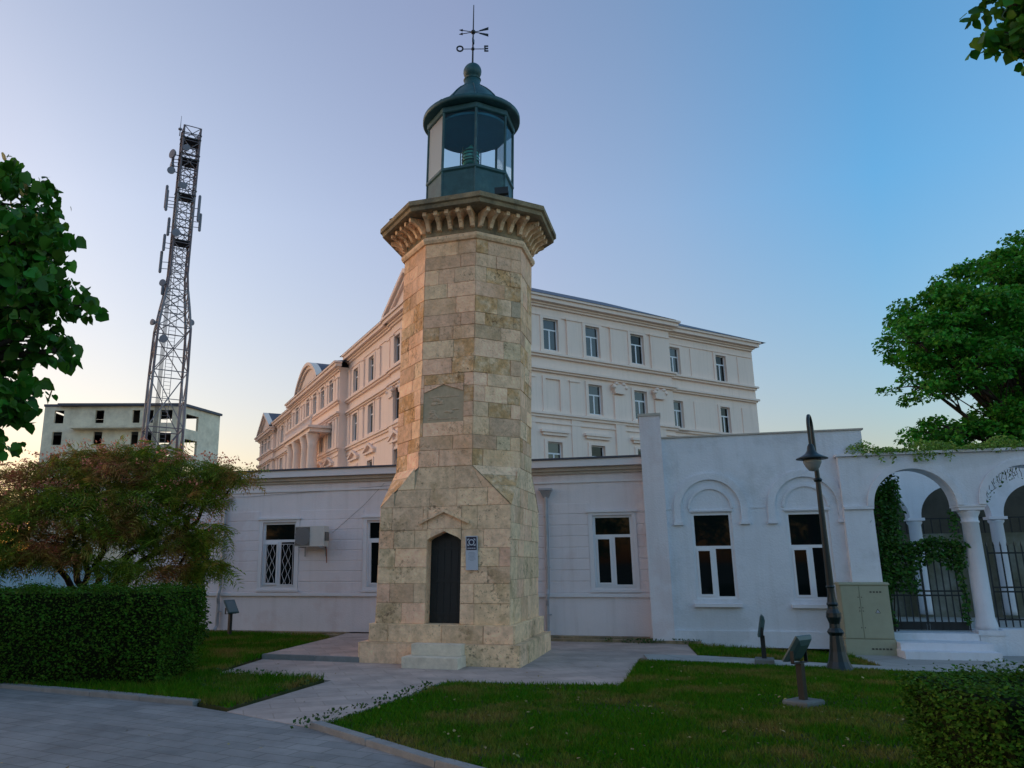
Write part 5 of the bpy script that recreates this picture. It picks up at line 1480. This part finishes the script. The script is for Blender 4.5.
# silk tree behind the hedge: fanned stems, flat layered crown of feathery fronds, faded blossoms
def silk_tree():
    base = Vector((-6.45, 14.4, 0)); t = thing('silk_tree', 'spreading silk tree with feathery leaves and faded pink blossom behind the hedge', 'tree', tuple(base), 0)
    lob = [((-7.7, 14.0, 2.75), (.8, .8, .30)), ((-7.4, 14.4, 3.4), (.8, .8, .26)), ((-6.1, 14.0, 3.25), (.8, .8, .26)), ((-5.7, 14.4, 3.68), (.85, .7, .22)), ((-6.7, 14.4, 3.62), (.7, .7, .2)),
           ((-4.7, 14.0, 3.35), (.75, .7, .22)), ((-4.0, 13.9, 3.32), (.45, .5, .15)), ((-4.55, 13.8, 2.85), (.65, .6, .22)), ((-4.15, 13.6, 2.15), (.30, .4, .24)),
           ((-5.1, 13.7, 2.50), (.60, .6, .22)), ((-6.05, 13.6, 2.45), (.75, .7, .26)), ((-7.1, 13.6, 2.10), (.75, .7, .28)), ((-8.6, 14.4, 3.2), (.9, .8, .4)), ((-8.6, 14.0, 2.2), (.8, .8, .4)),
           ((-6.7, 13.8, 2.85), (.8, .7, .2)), ((-5.3, 14.0, 3.05), (.7, .6, .2)), ((-4.05, 13.7, 1.70), (.20, .3, .14)), ((-7.9, 13.6, 1.72), (.6, .6, .22)), ((-5.6, 13.6, 2.12), (.6, .5, .18)), ((-4.75, 13.6, 2.05), (.45, .5, .2)), ((-9.3, 14.0, 1.75), (.6, .6, .3)), ((-4.6, 13.6, 1.62), (.35, .3, .14)), ((-6.6, 13.3, 1.75), (.8, .4, .16)), ((-5.4, 13.3, 1.62), (.6, .4, .18)), ((-8.4, 13.3, 1.5), (.8, .4, .2)), ((-7.3, 13.4, 2.4), (.6, .4, .25)), ((-5.7, 13.4, 2.75), (.6, .4, .2))]
    tr = MB(); P = []; starts = []
    roots = []
    for k, (ex1, ey1, ez1) in enumerate(((-1.25, -.2, 2.15), (-.7, .1, 2.0), (-.18, -.2, 2.2), (.30, -.3, 2.25), (.95, -.1, 2.05), (1.6, -.2, 2.2))):
        roots.append(branch(tr, (.045 * (k - 2.5), .05 * (k % 2), .9 + .05 * (k % 3)), (ex1, ey1, ez1), .062 + .012 * (k % 2), .04, wob=.06, n=6))
    tr.tube([(-.05, 0, -.1), (.02, 0, .5), (0, 0, 1.02)], [.22, .17, .14], 10)
    for c, r in lob:
        c = (c[0], c[1], c[2] + rnd.uniform(-.10, .12)); cl = Vector(c) - base
        rt = min(roots, key=lambda q: (q[-1] - cl).length)
        pts = branch(tr, rt[-1], cl - Vector((0, 0, .1)), .04, .014, wob=.10, n=6)
        n = int(200 * (r[0] * r[1]) ** .5 / .6)
        q = blob(tuple(cl), r, n, .5); P.append(q)
        for s in q[::14]: branch(tr, pts[rnd.randint(2, 6)], tuple(s), .010, .004, wob=.04, n=3)
    tr.build('trunk', 'bark', t, True)
    P = np.concatenate(P)
    # fronds: a drooping midrib with pairs of narrow pinnae, each pinna a folded blade
    tv = []; tf = []
    K = 7
    for k in range(K):
        y = .12 + .88 * k / (K - 1); z = -.42 * y * y; L = .36 * math.sin(math.pi * (.18 + .72 * k / (K - 1))) + .06
        for s in (-1, 1):
            b = len(tv)
            tv += [(0, y, z), (s * L * .55, y + .10, z - .015), (s * L, y + .16, z - .10), (s * L * .5, y + .19 * .2 + .0, z - .02)]
            tf += [(b, b + 1, b + 2), (b, b + 2, b + 3)]
    V, F = leaves(P, .32, (np.array(tv), np.array(tf)), up=.7, droop=.25, spread=.6)
    soup('crown', V, F, 'silk_leaf', t)
    # blossoms: small tufts of threads on top of the layers
    B = []
    for c, r in lob[:15]:
        cl = np.array(Vector(c) - base)
        for _ in range(int(26 * r[0] * r[1] / .5)):
            a = rnd.uniform(0, 6.28); k = math.sqrt(rnd.random())
            ctr = cl + np.array([r[0] * k * math.cos(a), r[1] * k * math.sin(a), r[2] * rnd.uniform(.2, 1.0)])
            B.append(blob(ctr, (.11, .11, .05), 14, .3))
    B = np.concatenate(B)
    V, F = leaves(B, .045, LEAF_D, up=1.2, droop=-.9); o = soup('blossom', V, F, 'blossom', t); o['kind'] = 'stuff'
silk_tree()
# ivy-clad shrub between the silk tree and the wing, and the pale fence behind
sh = thing('evergreen_shrub', 'narrow dark evergreen shrub behind the right end of the clipped hedge', 'shrub', (-5.2, 16.2, 0), 0)
P = np.concatenate([blob((.05 * math.sin(z * 4), 0, z), (.30 - .04 * z, .3, .3), 420, .5) for z in np.arange(.3, 2.2, .22)])
V, F = leaves(P, .08, LEAF_D, up=.3, droop=.3); soup('foliage', V, F, 'ivy', sh)
b = MB(); b.tube([(0, 0, -.05), (.02, 0, 1.0), (0, 0, 2.0)], [.06, .045, .02], 8); b.build('stem', 'bark', sh)
fe = thing('sheet_fence', 'pale blue ribbed sheet fence behind the silk tree', 'fence', (-16, 20.4, 0), RAD(-1))
b = MB(); n = 150
for i in range(n):
    x = i * .06; b.add([(x, 0, .05), (x + .03, -.02, .05), (x + .03, -.02, 1.62), (x, 0, 1.62), (x + .06, 0, .05), (x + .06, 0, 1.62)], [(0, 1, 2, 3), (1, 4, 5, 2)])
b.build('sheeting', 'bluefence', fe)
for i in range(5):
    b = MB(); b.box(.02 + 2.2 * i, .08 + 2.2 * i, .01, .07, -.05, 1.66); b.build('post', 'zinc', fe)
b = MB(); b.box(0, 9, .01, .05, 1.5, 1.55); b.box(0, 9, .01, .05, .3, .35); b.build('rail', 'zinc', fe)

# park trees at the photographer's back: they shade the plaza and stand in the window reflections
for bx, by, k in ((-9.0, -13.0, 1.0), (5.0, -19.0, 1.15), (15.0, -10.0, .95), (-2.5, -20.0, 1.2), (12.5, -20.0, 1.2), (-17.0, -14.0, 1.1)):
    LB = [((bx + dx_ * k, by + dy_ * k, dz_ * k), (2.2 * k, 2.2 * k, 1.6 * k)) for dx_, dy_, dz_ in ((-2.0, 0, 3.6), (1.9, .6, 3.4), (0, -1.5, 4.0), (.2, 1.5, 4.6), (0, 0, 6.6))]
    tree('park_tree', 'round crowned park tree facing the lighthouse from across the plaza', (bx, by, 0), LB, 'tree_leaf', .30, LEAF_D, 170, .8, 34, .2, (bx, by, 2.2 * k))['group'] = 'park trees across the plaza'

lit = []
for _ in range(420):
    x, y = rnd.uniform(-1.2, 6.5), rnd.uniform(4.5, 12.6)
    lit.append((x, y, .035 + zg(x, y) + rnd.uniform(0, .02)))
lit = np.array(lit); lit = lit[in_poly(lit, lawnR)]
for x, y in [(rnd.uniform(-4, 2.5), rnd.uniform(5.5, 14)) for _ in range(70)]: lit = np.vstack([lit, (x, y, .012)])
V, F = leaves(lit, .05, LEAF_D, up=1.5, droop=0.0, spread=.4)
tag(soup('fallen_leaves', V, F, 'dry_leaf'), 'scattered dry fallen leaves on the lawn and paving', 'leaves', kind='stuff')
